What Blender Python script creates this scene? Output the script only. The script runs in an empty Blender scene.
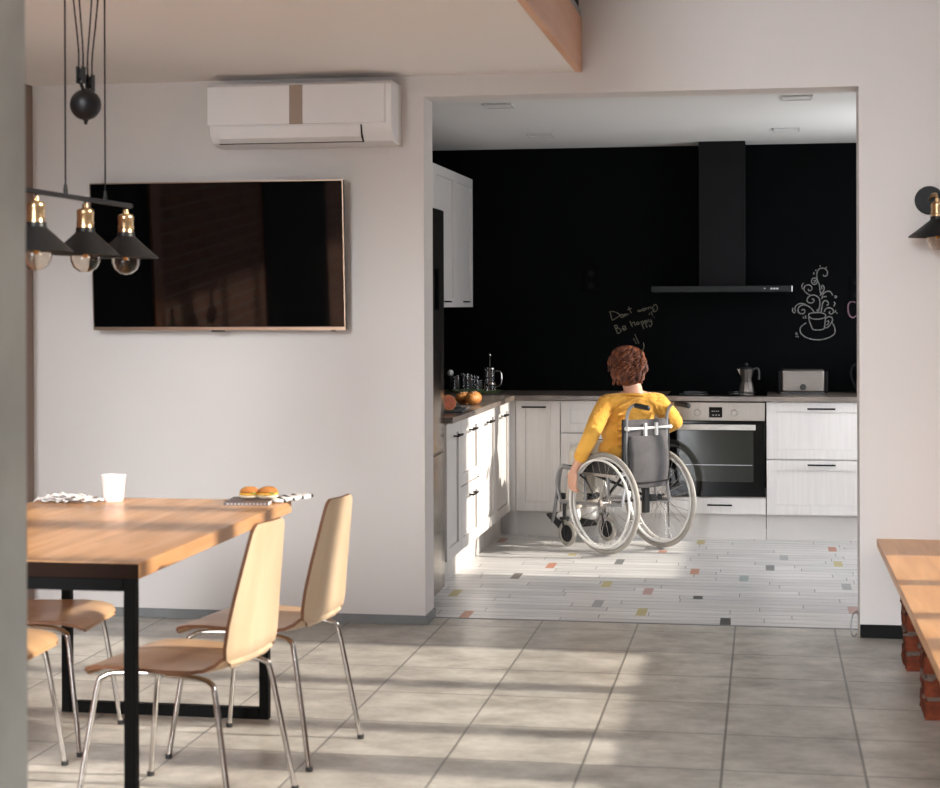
import bpy, bmesh, math, random
from math import sin, cos, pi, radians as R_
from mathutils import Vector, Matrix, Quaternion
random.seed(7)
S = bpy.context.scene
COL = S.collection

# ------------------------------------------------------------------ helpers
def link(o):
    COL.objects.link(o); return o

def tag(o, label=None, cat=None, group=None, kind=None):
    if label: o['label'] = label
    if cat: o['category'] = cat
    if group: o['group'] = group
    if kind: o['kind'] = kind
    return o

def thing(name, label, cat, loc=(0, 0, 0), rz=0.0, group=None):
    o = link(bpy.data.objects.new(name, None))
    o.location = loc; o.rotation_euler = (0, 0, rz); o.empty_display_size = .05
    return tag(o, label, cat, group)

def obj(name, bm, mat, parent=None, smooth=30, bevel=0, bseg=2, label=None):
    bmesh.ops.recalc_face_normals(bm, faces=bm.faces[:])
    me = bpy.data.meshes.new(name)
    bm.to_mesh(me); bm.free()
    mats = mat if isinstance(mat, (list, tuple)) else [mat]
    for m in mats: me.materials.append(m)
    if smooth:
        for p in me.polygons: p.use_smooth = True
        me.set_sharp_from_angle(angle=R_(smooth))
    o = link(bpy.data.objects.new(name, me))
    if parent: o.parent = parent
    if bevel:
        b = o.modifiers.new('b', 'BEVEL'); b.width = bevel; b.segments = bseg
        b.limit_method = 'ANGLE'; b.angle_limit = R_(40); b.harden_normals = False
    if label: o['label'] = label
    return o

def B(): return bmesh.new()

def box(bm, x0, x1, y0, y1, z0, z1, M=None, mi=0):
    vs = [bm.verts.new(Vector(p)) for p in ((x0,y0,z0),(x1,y0,z0),(x1,y1,z0),(x0,y1,z0),(x0,y0,z1),(x1,y0,z1),(x1,y1,z1),(x0,y1,z1))]
    if M is not None:
        for v in vs: v.co = M @ v.co
    for f in ((0,3,2,1),(4,5,6,7),(0,1,5,4),(1,2,6,5),(2,3,7,6),(3,0,4,7)):
        fc = bm.faces.new([vs[i] for i in f]); fc.material_index = mi
    return bm

def frames(pts, closed=False):
    n = len(pts); T = []
    for i in range(n):
        a = pts[(i-1) % n] if closed or i > 0 else pts[i]
        b = pts[(i+1) % n] if closed or i < n-1 else pts[i]
        T.append((b-a).normalized())
    up = Vector((0,0,1)) if abs(T[0].z) < .9 else Vector((1,0,0))
    N = (up - T[0]*up.dot(T[0])).normalized(); out = []
    for i in range(n):
        if i: 
            N = (N - T[i]*N.dot(T[i]))
            N = N.normalized() if N.length > 1e-6 else T[i].orthogonal().normalized()
        out.append((T[i], N.copy(), T[i].cross(N)))
    return out

def tube(bm, pts, r, seg=10, closed=False, cap=True, flat=1.0, mi=0):
    pts = [Vector(p) for p in pts]
    rs = r if isinstance(r, (list, tuple)) else [r]*len(pts)
    fr = frames(pts, closed); rings = []
    for p, rr, (t, n, b) in zip(pts, rs, fr):
        rings.append([bm.verts.new(p + n*(cos(2*pi*k/seg)*rr*flat) + b*(sin(2*pi*k/seg)*rr)) for k in range(seg)])
    m = len(rings)
    for i in range(m if closed else m-1):
        a, c = rings[i], rings[(i+1) % m]
        for k in range(seg):
            f = bm.faces.new((a[k], a[(k+1)%seg], c[(k+1)%seg], c[k])); f.material_index = mi
    if cap and not closed:
        bm.faces.new(rings[0]).material_index = mi; bm.faces.new(rings[-1]).material_index = mi
    return bm

def smooth_path(pts, n=6):
    pts = [Vector(p) for p in pts]; out = []
    P = [pts[0]*2-pts[1]] + pts + [pts[-1]*2-pts[-2]]
    for i in range(1, len(P)-2):
        p0, p1, p2, p3 = P[i-1:i+3]
        for k in range(n):
            t = k/n
            out.append(.5*((2*p1) + (p2-p0)*t + (2*p0-5*p1+4*p2-p3)*t*t + (3*p1-p0-3*p2+p3)*t**3))
    out.append(pts[-1]); return out

def lathe(bm, prof, seg=24, c=(0,0,0), M=None, mi=0, closed=False):
    """prof: list of (r,z); revolves about local z through c."""
    c = Vector(c); rings = []
    for r, z in prof:
        if r < 1e-6:
            v = bm.verts.new(Vector((0,0,z))); rings.append([v])
        else:
            rings.append([bm.verts.new(Vector((r*cos(2*pi*k/seg), r*sin(2*pi*k/seg), z))) for k in range(seg)])
    for ring in rings:
        for v in ring:
            v.co = (M @ v.co if M is not None else v.co) + c
    m = len(rings)
    for i in range(m if closed else m-1):
        a, b = rings[i], rings[(i+1) % m]
        for k in range(seg):
            k2 = (k+1) % seg
            if len(a) == 1 and len(b) == 1: continue
            if len(a) == 1: f = bm.faces.new((a[0], b[k], b[k2]))
            elif len(b) == 1: f = bm.faces.new((a[k], a[k2], b[0]))
            else: f = bm.faces.new((a[k], a[k2], b[k2], b[k]))
            f.material_index = mi
    return bm

def cyl(bm, r, z0, z1, c=(0,0,0), seg=24, M=None, mi=0):
    return lathe(bm, [(0,z0),(r,z0),(r,z1),(0,z1)], seg, c, M, mi)

def ball(bm, c, r, M=None, sub=2):
    r = r if isinstance(r, (tuple, list)) else (r, r, r)
    mm = Matrix.Translation(Vector(c)) @ (M.to_4x4() if M is not None else Matrix()) @ Matrix.Diagonal((*r, 1))
    bmesh.ops.create_icosphere(bm, subdivisions=sub, radius=1, matrix=mm)
    return bm

def capsule(bm, p0, r0, p1, r1, seg=14):
    p0, p1 = Vector(p0), Vector(p1); d = (p1-p0)
    tube(bm, [p0, p1], [r0, r1], seg)
    ball(bm, p0, r0); ball(bm, p1, r1)
    return bm

def chain(bm, pts, rs):
    for i in range(len(pts)-1): capsule(bm, pts[i], rs[i], pts[i+1], rs[i+1])
    return bm

def prism(bm, poly, a0, a1, axis='x', mi=0):
    """poly: 2D points; extruded along axis. axis x: poly=(y,z); axis y: poly=(x,z); axis z: (x,y)"""
    def P(u, v, a):
        return {'x': (a,u,v), 'y': (u,a,v), 'z': (u,v,a)}[axis]
    A = [bm.verts.new(P(u,v,a0)) for u,v in poly]; C = [bm.verts.new(P(u,v,a1)) for u,v in poly]
    bm.faces.new(A).material_index = mi; bm.faces.new(C).material_index = mi
    n = len(poly)
    for i in range(n):
        bm.faces.new((A[i],A[(i+1)%n],C[(i+1)%n],C[i])).material_index = mi
    return bm

def remeshed(name, bm, mat, parent, voxel=.006, iters=6, tex=None, label=None):
    """one continuous skin grown over overlapping volumes, baked to a plain mesh"""
    o = obj(name, bm, mat, None, smooth=0)
    m = o.modifiers.new('r', 'REMESH'); m.mode = 'VOXEL'; m.voxel_size = voxel; m.use_smooth_shade = True
    s = o.modifiers.new('s', 'SMOOTH'); s.factor = .5; s.iterations = iters
    bpy.context.view_layer.update()
    dg = bpy.context.evaluated_depsgraph_get()
    me = bpy.data.meshes.new_from_object(o.evaluated_get(dg))
    me.materials.clear(); me.materials.append(mat)
    for p in me.polygons: p.use_smooth = True
    bpy.data.objects.remove(o)
    n = link(bpy.data.objects.new(name, me)); n.parent = parent
    if label: n['label'] = label
    return n

def dup(root, label=None, loc=None, rz=None, cat=None):
    r = root.copy(); COL.objects.link(r)
    if label: r['label'] = label
    if loc is not None: r.location = loc
    if rz is not None: r.rotation_euler = (0,0,rz)
    for ch in list(root.children):
        c = ch.copy(); COL.objects.link(c); c.parent = r
        for g in ch.children:
            d = g.copy(); COL.objects.link(d); d.parent = c
    return r

# ------------------------------------------------------------------ materials
def new_mat(name):
    m = bpy.data.materials.new(name); m.use_nodes = True
    nt = m.node_tree; return m, nt, nt.nodes['Principled BSDF']

def pm(name, col, rough=.5, metal=0, var=0, vscale=8, stretch=(1,1,1), bump=0, bscale=60, spec=.5, col2=None, trans=0, coat=0, emit=None, sheen=0, bdist=.002, vdetail=4, lo=.35, hi=.65):
    m, nt, b = new_mat(name)
    b.inputs['Base Color'].default_value = (*col, 1); b.inputs['Roughness'].default_value = rough
    b.inputs['Metallic'].default_value = metal; b.inputs['Specular IOR Level'].default_value = spec
    b.inputs['Transmission Weight'].default_value = trans; b.inputs['Coat Weight'].default_value = coat
    b.inputs['Sheen Weight'].default_value = sheen
    if emit: b.inputs['Emission Color'].default_value = (*emit[:3],1); b.inputs['Emission Strength'].default_value = emit[3]
    if var or col2 or bump:
        tc = nt.nodes.new('ShaderNodeTexCoord'); mp = nt.nodes.new('ShaderNodeMapping')
        mp.inputs['Scale'].default_value = stretch
        nt.links.new(tc.outputs['Object'], mp.inputs['Vector'])
    if var or col2:
        n = nt.nodes.new('ShaderNodeTexNoise'); n.inputs['Scale'].default_value = vscale; n.inputs['Detail'].default_value = vdetail
        nt.links.new(mp.outputs[0], n.inputs['Vector'])
        mr = nt.nodes.new('ShaderNodeMapRange'); mr.inputs[1].default_value = lo; mr.inputs[2].default_value = hi
        nt.links.new(n.outputs['Fac'], mr.inputs[0])
        mx = nt.nodes.new('ShaderNodeMix'); mx.data_type = 'RGBA'
        c2 = col2 if col2 else tuple(c*(1-var) for c in col)
        mx.inputs[6].default_value = (*col,1); mx.inputs[7].default_value = (*c2,1)
        nt.links.new(mr.outputs[0], mx.inputs[0]); nt.links.new(mx.outputs[2], b.inputs['Base Color'])
    if bump:
        n2 = nt.nodes.new('ShaderNodeTexNoise'); n2.inputs['Scale'].default_value = bscale; n2.inputs['Detail'].default_value = 3
        nt.links.new(mp.outputs[0], n2.inputs['Vector'])
        bp = nt.nodes.new('ShaderNodeBump'); bp.inputs['Strength'].default_value = bump; bp.inputs['Distance'].default_value = bdist
        nt.links.new(n2.outputs['Fac'], bp.inputs['Height']); nt.links.new(bp.outputs[0], b.inputs['Normal'])
    return m

WALL = pm('wall_paint', (.70,.655,.625), .75, var=.03, vscale=1.5, bump=.12, bscale=180)
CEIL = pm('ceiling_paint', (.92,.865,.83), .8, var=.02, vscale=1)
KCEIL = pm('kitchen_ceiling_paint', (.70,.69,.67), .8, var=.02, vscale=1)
BLACKWALL = pm('chalkboard_paint', (.0018,.0022,.0026), .8, var=.25, vscale=2, spec=.06)
CONC = pm('concrete', (.64,.68,.65), .75, var=.22, vscale=3.5, bump=.3, bscale=25, vdetail=8)
BASEB = pm('baseboard_grey', (.20,.205,.205), .5, var=.15, vscale=10)
BLK = pm('black_metal', (.006,.006,.0065), .42, spec=.35, var=.2, vscale=20)
BLKT = pm('black_table_steel', (.004,.004,.004), .6, spec=.1, var=.2, vscale=20)
BLKM = pm('black_matte', (.005,.005,.006), .6, spec=.12, var=.2, vscale=12)
BLKG = pm('black_glass', (.002,.0022,.0025), .06, spec=.22)
BLKP = pm('black_plastic', (.015,.015,.016), .45)
CHROME = pm('chrome', (.50,.47,.45), .14, 1)
ALU = pm('aluminium', (.55,.53,.50), .3, 1, var=.1, vscale=30)
STEEL = pm('stainless', (.52,.49,.46), .26, 1, var=.08, vscale=4, stretch=(1,1,40))
STEELD = pm('dark_steel', (.17,.15,.135), .38, .8, var=.1, vscale=4, stretch=(1,1,30))
STEELH = pm('stainless_h', (.30,.27,.24), .45, .65, var=.08, vscale=4, stretch=(40,1,1))
BRASS = pm('brass', (.72,.50,.28), .28, 1, var=.25, vscale=12)
GREYTUBE = pm('grey_tube', (.33,.33,.34), .35, .6)
WHITEP = pm('white_plastic', (.80,.77,.76), .35)
CREAM = pm('cream_enamel', (.75,.73,.70), .3)
TYRE = pm('tyre_rubber', (.36,.33,.29), .6, var=.15, vscale=20)
GFAB = pm('grey_fabric', (.088,.080,.083), .85, var=.25, vscale=14, bump=.5, bscale=300, sheen=.2)
BFAB = pm('black_fabric', (.02,.02,.022), .85, var=.3, vscale=14, bump=.4, bscale=300)
YELLOW = pm('yellow_knit', (.80,.42,.065), .85, col2=(.66,.31,.035), vscale=7, bump=1.0, bscale=13, bdist=.03, sheen=.15)
YCUFF = pm('yellow_rib', (.74,.37,.05), .85, bump=.5, bscale=200)
CREAMTR = pm('cream_trousers', (.72,.66,.58), .85, var=.12, vscale=6, bump=.6, bscale=14, bdist=.012)
WHITESH = pm('white_shoe', (.82,.80,.78), .6)
SKIN = pm('skin', (.66,.36,.25), .5, var=.08, vscale=14)
HAIR = pm('hair', (.045,.010,.005), .5, col2=(.22,.060,.018), vscale=38, stretch=(1,1,.35), bump=.4, bscale=120)
EYEW = pm('eye_white', (.8,.78,.75), .2); EYEB = pm('eye_iris', (.06,.035,.02), .15); LIP = pm('lip', (.50,.16,.13), .45)
PANELW = pm('cabinet_paint', (.66,.63,.61), .5, var=.07, vscale=5, stretch=(14,14,.5), bump=.35, bscale=14, bdist=.001)
PLINTH = pm('plinth_paint', (.60,.57,.545), .5, var=.05, vscale=4)
WORKT = pm('worktop_laminate', (.12,.098,.085), .28, col2=(.22,.18,.15), vscale=5, stretch=(1,1,1), vdetail=8)
CHALK = pm('chalk', (.22,.215,.21), .95, var=.5, vscale=120, lo=.4, hi=.6)
CHALKY = pm('chalk_ochre', (.15,.135,.10), .95, var=.5, vscale=120, lo=.4, hi=.6)
CHALKP = pm('chalk_pink', (.24,.14,.18), .95, var=.4, vscale=120)
BEIGEG = pm('beige_display', (.36,.27,.21), .25)
DARKGAP = pm('dark_gap', (.02,.02,.02), .8)
BRONZE = pm('bronze_trim', (.42,.30,.22), .3, .9)
MUG = pm('mug_ceramic', (.90,.76,.72), .35)
PAPER = pm('paper', (.90,.88,.86), .6)
CRUST = pm('bread_crust', (.62,.27,.07), .55, col2=(.38,.12,.025), vscale=14, bump=.3, bscale=60)
CRUMB = pm('bread_crumb', (.82,.68,.50), .8, bump=.4, bscale=120)
GREENL = pm('lettuce', (.25,.30,.05), .6, var=.3)
EGG = pm('sauce_yellow', (.85,.50,.06), .4)
FRUITP = pm('grapefruit_rind', (.85,.38,.10), .5, var=.12, vscale=10)
FRUITF = pm('grapefruit_flesh', (.85,.22,.10), .35, var=.25, vscale=40)
GREENP = pm('tray_green', (.22,.32,.13), .35)
BOARD = pm('slate_board', (.10,.115,.13), .4)
CLOTHB = pm('cloth_bluegrey', (.42,.45,.50), .8, var=.3, vscale=30)
COFFEE = pm('coffee_tea', (.10,.055,.02), .2)
SPOTL = pm('downlight_frame', (.55,.55,.54), .5); SPOTD = pm('downlight_diffuser', (.72,.72,.71), .4)
GREYCH = pm('rail_channel', (.45,.46,.46), .4, .5)
DOORBLK = pm('door_black', (.002,.002,.002), .7, spec=.05)
MORT = pm('mortar', (.12,.085,.065), .9, bump=.5, bscale=50)
LABELW = pm('label_white', (.5,.5,.5), .5)

def glass(name, col=(1,1,1), rough=0.0):
    m, nt, b = new_mat(name)
    b.inputs['Base Color'].default_value = (*col,1); b.inputs['Transmission Weight'].default_value = 1
    b.inputs['Roughness'].default_value = rough; b.inputs['IOR'].default_value = 1.45
    return m
GLASS = glass('clear_glass', (.97,.97,.97)); GLASSB = glass('bulb_glass', (.98,.93,.86)); GLASSG = glass('tinted_glass', (.9,.95,.85))

def wood(name, c1, c2, axis='y', scale=1.0, rough=.4, coat=0, plank=None, c3=None):
    m, nt, b = new_mat(name)
    L = nt.links.new
    tc = nt.nodes.new('ShaderNodeTexCoord'); mp = nt.nodes.new('ShaderNodeMapping')
    s = {'x': (1.2,14,14), 'y': (14,1.2,14), 'z': (14,14,1.2)}[axis]
    mp.inputs['Scale'].default_value = tuple(v*scale for v in s)
    L(tc.outputs['Object'], mp.inputs['Vector'])
    n = nt.nodes.new('ShaderNodeTexNoise'); n.inputs['Scale'].default_value = 1.6; n.inputs['Detail'].default_value = 6; n.inputs['Distortion'].default_value = .6
    L(mp.outputs[0], n.inputs['Vector'])
    cr = nt.nodes.new('ShaderNodeValToRGB'); cr.color_ramp.elements[0].position = .32; cr.color_ramp.elements[1].position = .68
    cr.color_ramp.elements[0].color = (*c1,1); cr.color_ramp.elements[1].color = (*c2,1)
    L(n.outputs['Fac'], cr.inputs[0]); out = cr.outputs[0]
    if plank:   # staves: brick pattern tints (object x,y plane)
        mp2 = nt.nodes.new('ShaderNodeMapping')
        if axis == 'y': mp2.inputs['Rotation'].default_value = (0,0,pi/2)
        L(tc.outputs['Object'], mp2.inputs['Vector'])
        br = nt.nodes.new('ShaderNodeTexBrick'); br.inputs['Scale'].default_value = 1
        br.inputs['Brick Width'].default_value = plank[0]; br.inputs['Row Height'].default_value = plank[1]
        br.inputs['Mortar Size'].default_value = .0005; br.inputs['Color1'].default_value = (1,1,1,1)
        br.inputs['Color2'].default_value = (.78,.76,.74,1); br.inputs['Mortar'].default_value = (.7,.65,.6,1); br.offset = .37
        L(mp2.outputs[0], br.inputs['Vector'])
        mx = nt.nodes.new('ShaderNodeMix'); mx.data_type = 'RGBA'; mx.blend_type = 'MULTIPLY'; mx.inputs[0].default_value = 1
        L(out, mx.inputs[6]); L(br.outputs['Color'], mx.inputs[7]); out = mx.outputs[2]
    L(out, b.inputs['Base Color'])
    b.inputs['Roughness'].default_value = rough; b.inputs['Coat Weight'].default_value = coat; b.inputs['Coat Roughness'].default_value = .12
    return m
TABLEW = wood('table_oak', (.60,.30,.125), (.72,.40,.19), 'y', 1, .26, plank=(.6,.045))
BENCHW = wood('bench_oak', (.56,.26,.09), (.72,.38,.15), 'y', .8, .33)
PLY = wood('birch_ply', (.58,.42,.27), (.66,.50,.34), 'z', .5, .35)
PLYS = wood('birch_ply_seat', (.50,.31,.16), (.60,.39,.22), 'x', .5, .3)
PLYE = pm('ply_edge', (.20,.085,.04), .6)
FASCIA = wood('fascia_wood', (.74,.40,.24), (.84,.52,.35), 'y', .5, .45)
DOORW = wood('door_frame_wood', (.42,.14,.04), (.50,.18,.06), 'z', .5, .45)

def brickmat(name, c1, c2, mortar, axes='yz', scale=1.0, bw=.22, bh=.075):
    m, nt, b = new_mat(name); L = nt.links.new
    tc = nt.nodes.new('ShaderNodeTexCoord'); sp = nt.nodes.new('ShaderNodeSeparateXYZ'); cb = nt.nodes.new('ShaderNodeCombineXYZ')
    L(tc.outputs['Object'], sp.inputs[0])
    d = {'x':0,'y':1,'z':2}
    L(sp.outputs[d[axes[0]]], cb.inputs[0]); L(sp.outputs[d[axes[1]]], cb.inputs[1])
    br = nt.nodes.new('ShaderNodeTexBrick'); br.inputs['Scale'].default_value = 1/scale
    br.inputs['Brick Width'].default_value = bw; br.inputs['Row Height'].default_value = bh; br.inputs['Mortar Size'].default_value = .006
    br.inputs['Color1'].default_value = (*c1,1); br.inputs['Color2'].default_value = (*c2,1); br.inputs['Mortar'].default_value = (*mortar,1)
    L(cb.outputs[0], br.inputs['Vector'])
    n = nt.nodes.new('ShaderNodeTexNoise'); n.inputs['Scale'].default_value = 25; n.inputs['Detail'].default_value = 6
    L(tc.outputs['Object'], n.inputs['Vector'])
    mx = nt.nodes.new('ShaderNodeMix'); mx.data_type = 'RGBA'; mx.blend_type = 'MULTIPLY'; mx.inputs[0].default_value = .8
    L(br.outputs['Color'], mx.inputs[6]); L(n.outputs['Color'], mx.inputs[7])
    ga = nt.nodes.new('ShaderNodeGamma'); ga.inputs[1].default_value = .8; L(mx.outputs[2], ga.inputs[0])
    L(ga.outputs[0], b.inputs['Base Color']); b.inputs['Roughness'].default_value = .9
    bp = nt.nodes.new('ShaderNodeBump'); bp.inputs['Strength'].default_value = .6; bp.inputs['Distance'].default_value = .006; bp.invert = True
    L(br.outputs['Fac'], bp.inputs['Height']); L(bp.outputs[0], b.inputs['Normal'])
    return m
BRICKW = brickmat('brick_wall', (.50,.20,.12), (.36,.13,.08), (.50,.40,.34), 'yz')
BRICKP = pm('pier_brick', (.17,.042,.020), .95, spec=.1, col2=(.065,.018,.011), vscale=18, bump=.8, bscale=40, bdist=.006)

def tile_mat():
    m, nt, b = new_mat('concrete_floor_tile'); L = nt.links.new
    tc = nt.nodes.new('ShaderNodeTexCoord')
    mp = nt.nodes.new('ShaderNodeMapping'); mp.inputs['Location'].default_value = (-1.4102+.4436*20, -.0019+.4436*40, 0)
    L(tc.outputs['Object'], mp.inputs['Vector'])
    br = nt.nodes.new('ShaderNodeTexBrick'); br.inputs['Scale'].default_value = 1; br.offset = 0
    br.inputs['Brick Width'].default_value = .4436; br.inputs['Row Height'].default_value = .4436
    br.inputs['Mortar Size'].default_value = .0052; br.inputs['Mortar Smooth'].default_value = .35
    br.inputs['Color1'].default_value = (.53,.505,.46,1); br.inputs['Color2'].default_value = (.475,.452,.415,1); br.inputs['Mortar'].default_value = (.20,.19,.172,1)
    L(mp.outputs[0], br.inputs['Vector'])
    # blotchy cement
    mp2 = nt.nodes.new('ShaderNodeMapping'); mp2.inputs['Scale'].default_value = (1,1.25,1); L(tc.outputs['Object'], mp2.inputs['Vector'])
    n = nt.nodes.new('ShaderNodeTexNoise'); n.inputs['Scale'].default_value = 4.2; n.inputs['Detail'].default_value = 12; n.inputs['Roughness'].default_value = .70
    L(mp2.outputs[0], n.inputs['Vector'])
    cr = nt.nodes.new('ShaderNodeValToRGB'); e = cr.color_ramp.elements
    e[0].position = .34; e[0].color = (.56,.54,.51,1); e[1].position = .66; e[1].color = (1.22,1.21,1.18,1)
    L(n.outputs['Fac'], cr.inputs[0])
    mx = nt.nodes.new('ShaderNodeMix'); mx.data_type = 'RGBA'; mx.blend_type = 'MULTIPLY'; mx.inputs[0].default_value = 1
    L(br.outputs['Color'], mx.inputs[6]); L(cr.outputs[0], mx.inputs[7])
    L(mx.outputs[2], b.inputs['Base Color'])
    b.inputs['Roughness'].default_value = .30
    bp = nt.nodes.new('ShaderNodeBump'); bp.inputs['Strength'].default_value = .4; bp.inputs['Distance'].default_value = .003; bp.invert = True
    L(br.outputs['Fac'], bp.inputs['Height']); L(bp.outputs[0], b.inputs['Normal'])
    return m
TILE = tile_mat()

def plank_mat(name, c):
    return pm(name, c, .3, col2=tuple(v*.60 for v in c), vscale=2.2, stretch=(1.2,26,1), vdetail=6, lo=.38, hi=.72)
PLK = [plank_mat('plank_a', (.76,.745,.73)), plank_mat('plank_b', (.69,.68,.67)), plank_mat('plank_c', (.82,.80,.785)), pm('plank_gap', (.16,.15,.145), .7)]
PCH = {'r': (.60,.27,.18), 'y': (.58,.50,.22), 'n': (.24,.21,.18), 'g': (.20,.20,.20), 'o': (.62,.30,.20), 'p': (.60,.36,.32), 'k': (.055,.055,.055), 't': (.38,.46,.44), 'l': (.40,.41,.42)}
PK = sorted(PCH)
PLK += [pm('patch_'+k, PCH[k], .4, var=.25, vscale=60, stretch=(.3,1,1)) for k in PK]

# ------------------------------------------------------------------ setting
OX = 1.958; OZ = 2.4325; XR = 2.75
def struct(name, bm, m, **k):
    o = obj(name, bm, m, smooth=k.pop('smooth', 0), **k); o['kind'] = 'structure'; return o

bm = B(); box(bm, -2.1, XR, -9.5, .18, -.1, 0); struct('floor', bm, TILE)
# kitchen plank floor: rows along x, each plank its own face, thin gaps and little coloured insets
bm = B()
patches = [(0.14,0.28,'r'),(-0.02,0.85,'y'),(0.21,1.44,'n'),(0.35,1.85,'r'),(0.42,2.25,'y'),(0.72,2.04,'g'),(0.94,2.44,'r'),(1.15,2.88,'y'),(1.16,1.68,'o'),(0.72,1.27,'y'),(0.95,1.07,'p'),(0.96,0.49,'y'),(1.21,0.9,'k'),(1.36,0.31,'k'),(1.43,1.51,'t'),(1.57,1.88,'g'),(1.65,2.29,'l'),(1.94,2.66,'r'),(1.95,2.09,'y'),(1.96,0.7,'p'),(0.73,0.65,'l'),(1.96,1.33,'l'),(-0.08,2.79,'p')]
box(bm, -.68, XR, .18, 3.55, -.1, -.0006, mi=3)
rnd = random.Random(3)
def quad(bm, x0, x1, y0, y1, z, mi):
    f = bm.faces.new([bm.verts.new(p) for p in ((x0,y0,z),(x1,y0,z),(x1,y1,z),(x0,y1,z))]); f.material_index = mi
row = 0; y = .18; RH = .0963
while y < 3.54:
    y1 = min(y+RH, 3.55)
    mine = [(px-.022, px+.026, c) for px, py, c in patches if y-.045 <= py < y1+.045]
    cuts = []; x = -.68 - rnd.random()*.8
    while x < XR:
        x += rnd.uniform(.55, .95)
        cuts.append(x)
    xs = -.68; segs = []
    for c in cuts:
        c = min(c, XR)
        if c > xs: segs.append((xs, c)); xs = c
        if c >= XR: break
    for a, c in segs:
        mi = rnd.choice((0,0,1,2,2)); parts = [(a+.0015, c-.0015)]
        for p0, p1, _ in mine:
            nxt = []
            for u, v in parts:
                if p1 <= u or p0 >= v: nxt.append((u,v)); continue
                if u < p0: nxt.append((u,p0))
                if p1 < v: nxt.append((p1,v))
            parts = nxt
        for u, v in parts: quad(bm, u, v, y+.0016, y1-.0016, 0, mi)
    for p0, p1, c in mine: quad(bm, p0, p1, y+.0008, y1-.0008, 0, 4+PK.index(c))
    y = y1; row += 1
struct('floor', bm, PLK)

# middle wall with the opening
bm = B()
box(bm, -1.92, 0, 0, .2, 0, 5.2); box(bm, OX, XR+.15, 0, .2, 0, 5.2); box(bm, 0, OX, 0, .2, OZ, 5.2)
struct('wall_middle', bm, WALL)
bm = B(); box(bm, -.83, XR+.15, 3.55, 3.7, 0, 2.6); struct('wall_back', bm, BLACKWALL)
bm = B(); box(bm, -.83, -.68, .2, 3.55, 0, 2.6); struct('wall_kitchen', bm, pm('kitchen_side_paint', (.012,.013,.014), .7))
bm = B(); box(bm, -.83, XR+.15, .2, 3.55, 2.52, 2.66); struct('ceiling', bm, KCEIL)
# right wall with windows (sill height .56)
def window_wall(name, y0, y1, ztop, opens, mat, SIL=.45, HEAD=3.40):
    bm = B(); ys = y0
    for a, b in opens:
        if a > ys: box(bm, XR, XR+.15, ys, a, 0, ztop)
        box(bm, XR, XR+.15, a, b, 0, SIL); box(bm, XR, XR+.15, a, b, HEAD, ztop); ys = b
    if ys < y1: box(bm, XR, XR+.15, ys, y1, 0, ztop)
    return struct(name, bm, mat)
OPD = [(-7.6,-5.2), (-4.28,-2.38), (-2.26,-.45)]
OPK = [(1.42, 2.93)]
window_wall('wall_right', -9.5, 0, 5.2, OPD, BRICKW)
window_wall('wall_right', .2, 3.55, 2.52, OPK, WALL, .72, 2.35)
wi = 0
def window(y0, y1, bars, z0, z1, rails):
    global wi; wi += 1
    w = thing('window_%d' % wi, 'grey framed window in the right wall', 'window'); w['kind'] = 'structure'
    del w['category']; del w['label']
    bm = B(); t = .04
    box(bm, XR+.03, XR+.10, y0, y0+t, z0, z1); box(bm, XR+.03, XR+.10, y1-t, y1, z0, z1)
    box(bm, XR+.03, XR+.10, y0, y1, z0, z0+t); box(bm, XR+.03, XR+.10, y0, y1, z1-t, z1)
    for a, b in bars: box(bm, XR+.035, XR+.095, a, b, z0, z1)
    for a, b in rails: box(bm, XR+.035, XR+.095, y0, y1, a, b)
    obj('window_frame', bm, BASEB, w, smooth=0)
window(-2.26, -.45, [(-1.23,-1.11), (-1.91,-1.79)], .45, 3.4, [])
window(-4.28, -2.38, [(-3.1,-3.0), (-3.8,-3.7)], .45, 3.4, [])
window(-7.6, -5.2, [(-6.3,-6.2)], .45, 3.4, [])
window(1.42, 2.93, [(2.34,2.42)], .72, 2.35, [])
bm = B(); box(bm, .6, XR+.15, -9.65, -9.5, 0, 5.2); struct('wall_rear_blocker', bm, WALL)  # unseen half wall, added to limit light entering from behind
# left wall: brick with a black door near the corner
bm = B(); box(bm, -2.07, -1.92, -9.5, .2, 0, 5.2); struct('wall_left', bm, BRICKW)
bm = B(); box(bm, -1.92, -1.90, -1.72, -.35, 0, 2.35); d1 = struct('door_1', bm, DOORBLK)
bm = B()
for a, b in ((-1.86,-1.72), (-.35,-.24)): box(bm, -1.92, -1.885, a, b, 0, 2.42)
box(bm, -1.92, -1.885, -1.72, -.35, 2.35, 2.42); struct('trim_1', bm, DOORW, bevel=.003)
bm = B(); box(bm, -1.92, -1.90, -5.6, -3.95, 0, 2.45); struct('dark_panel', bm, DOORBLK)  # unseen black panel, added to darken part of the television reflection
# gallery overhead: white soffit, timber fascia, rail
ZC = 2.53; XM = .733
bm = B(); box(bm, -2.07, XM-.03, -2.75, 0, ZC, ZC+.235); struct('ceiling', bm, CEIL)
bm = B(); box(bm, XM-.03, XM, -2.75, -.001, ZC-.004, ZC+.24); struct('trim_2', bm, FASCIA, bevel=.002)
bm = B(); box(bm, XM-.035, XM-.004, -2.75, -.001, ZC+.242, ZC+.275); struct('trim_3', bm, GREYCH)
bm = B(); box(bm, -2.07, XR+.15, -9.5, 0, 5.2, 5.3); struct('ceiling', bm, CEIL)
rail = thing('glass_railing', 'dark smoked railing panel standing in a grey channel above the timber edge', 'railing', (XM-.02, -1.375, ZC+.275))
bm = B(); box(bm, -.006, .006, -1.37, 1.37, 0, .9); obj('panel', bm, BLKM, rail, smooth=0)
bm = B(); box(bm, -.02, .02, -1.37, 1.37, .9, .94); obj('handrail', bm, BLKM, rail, smooth=0)
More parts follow.
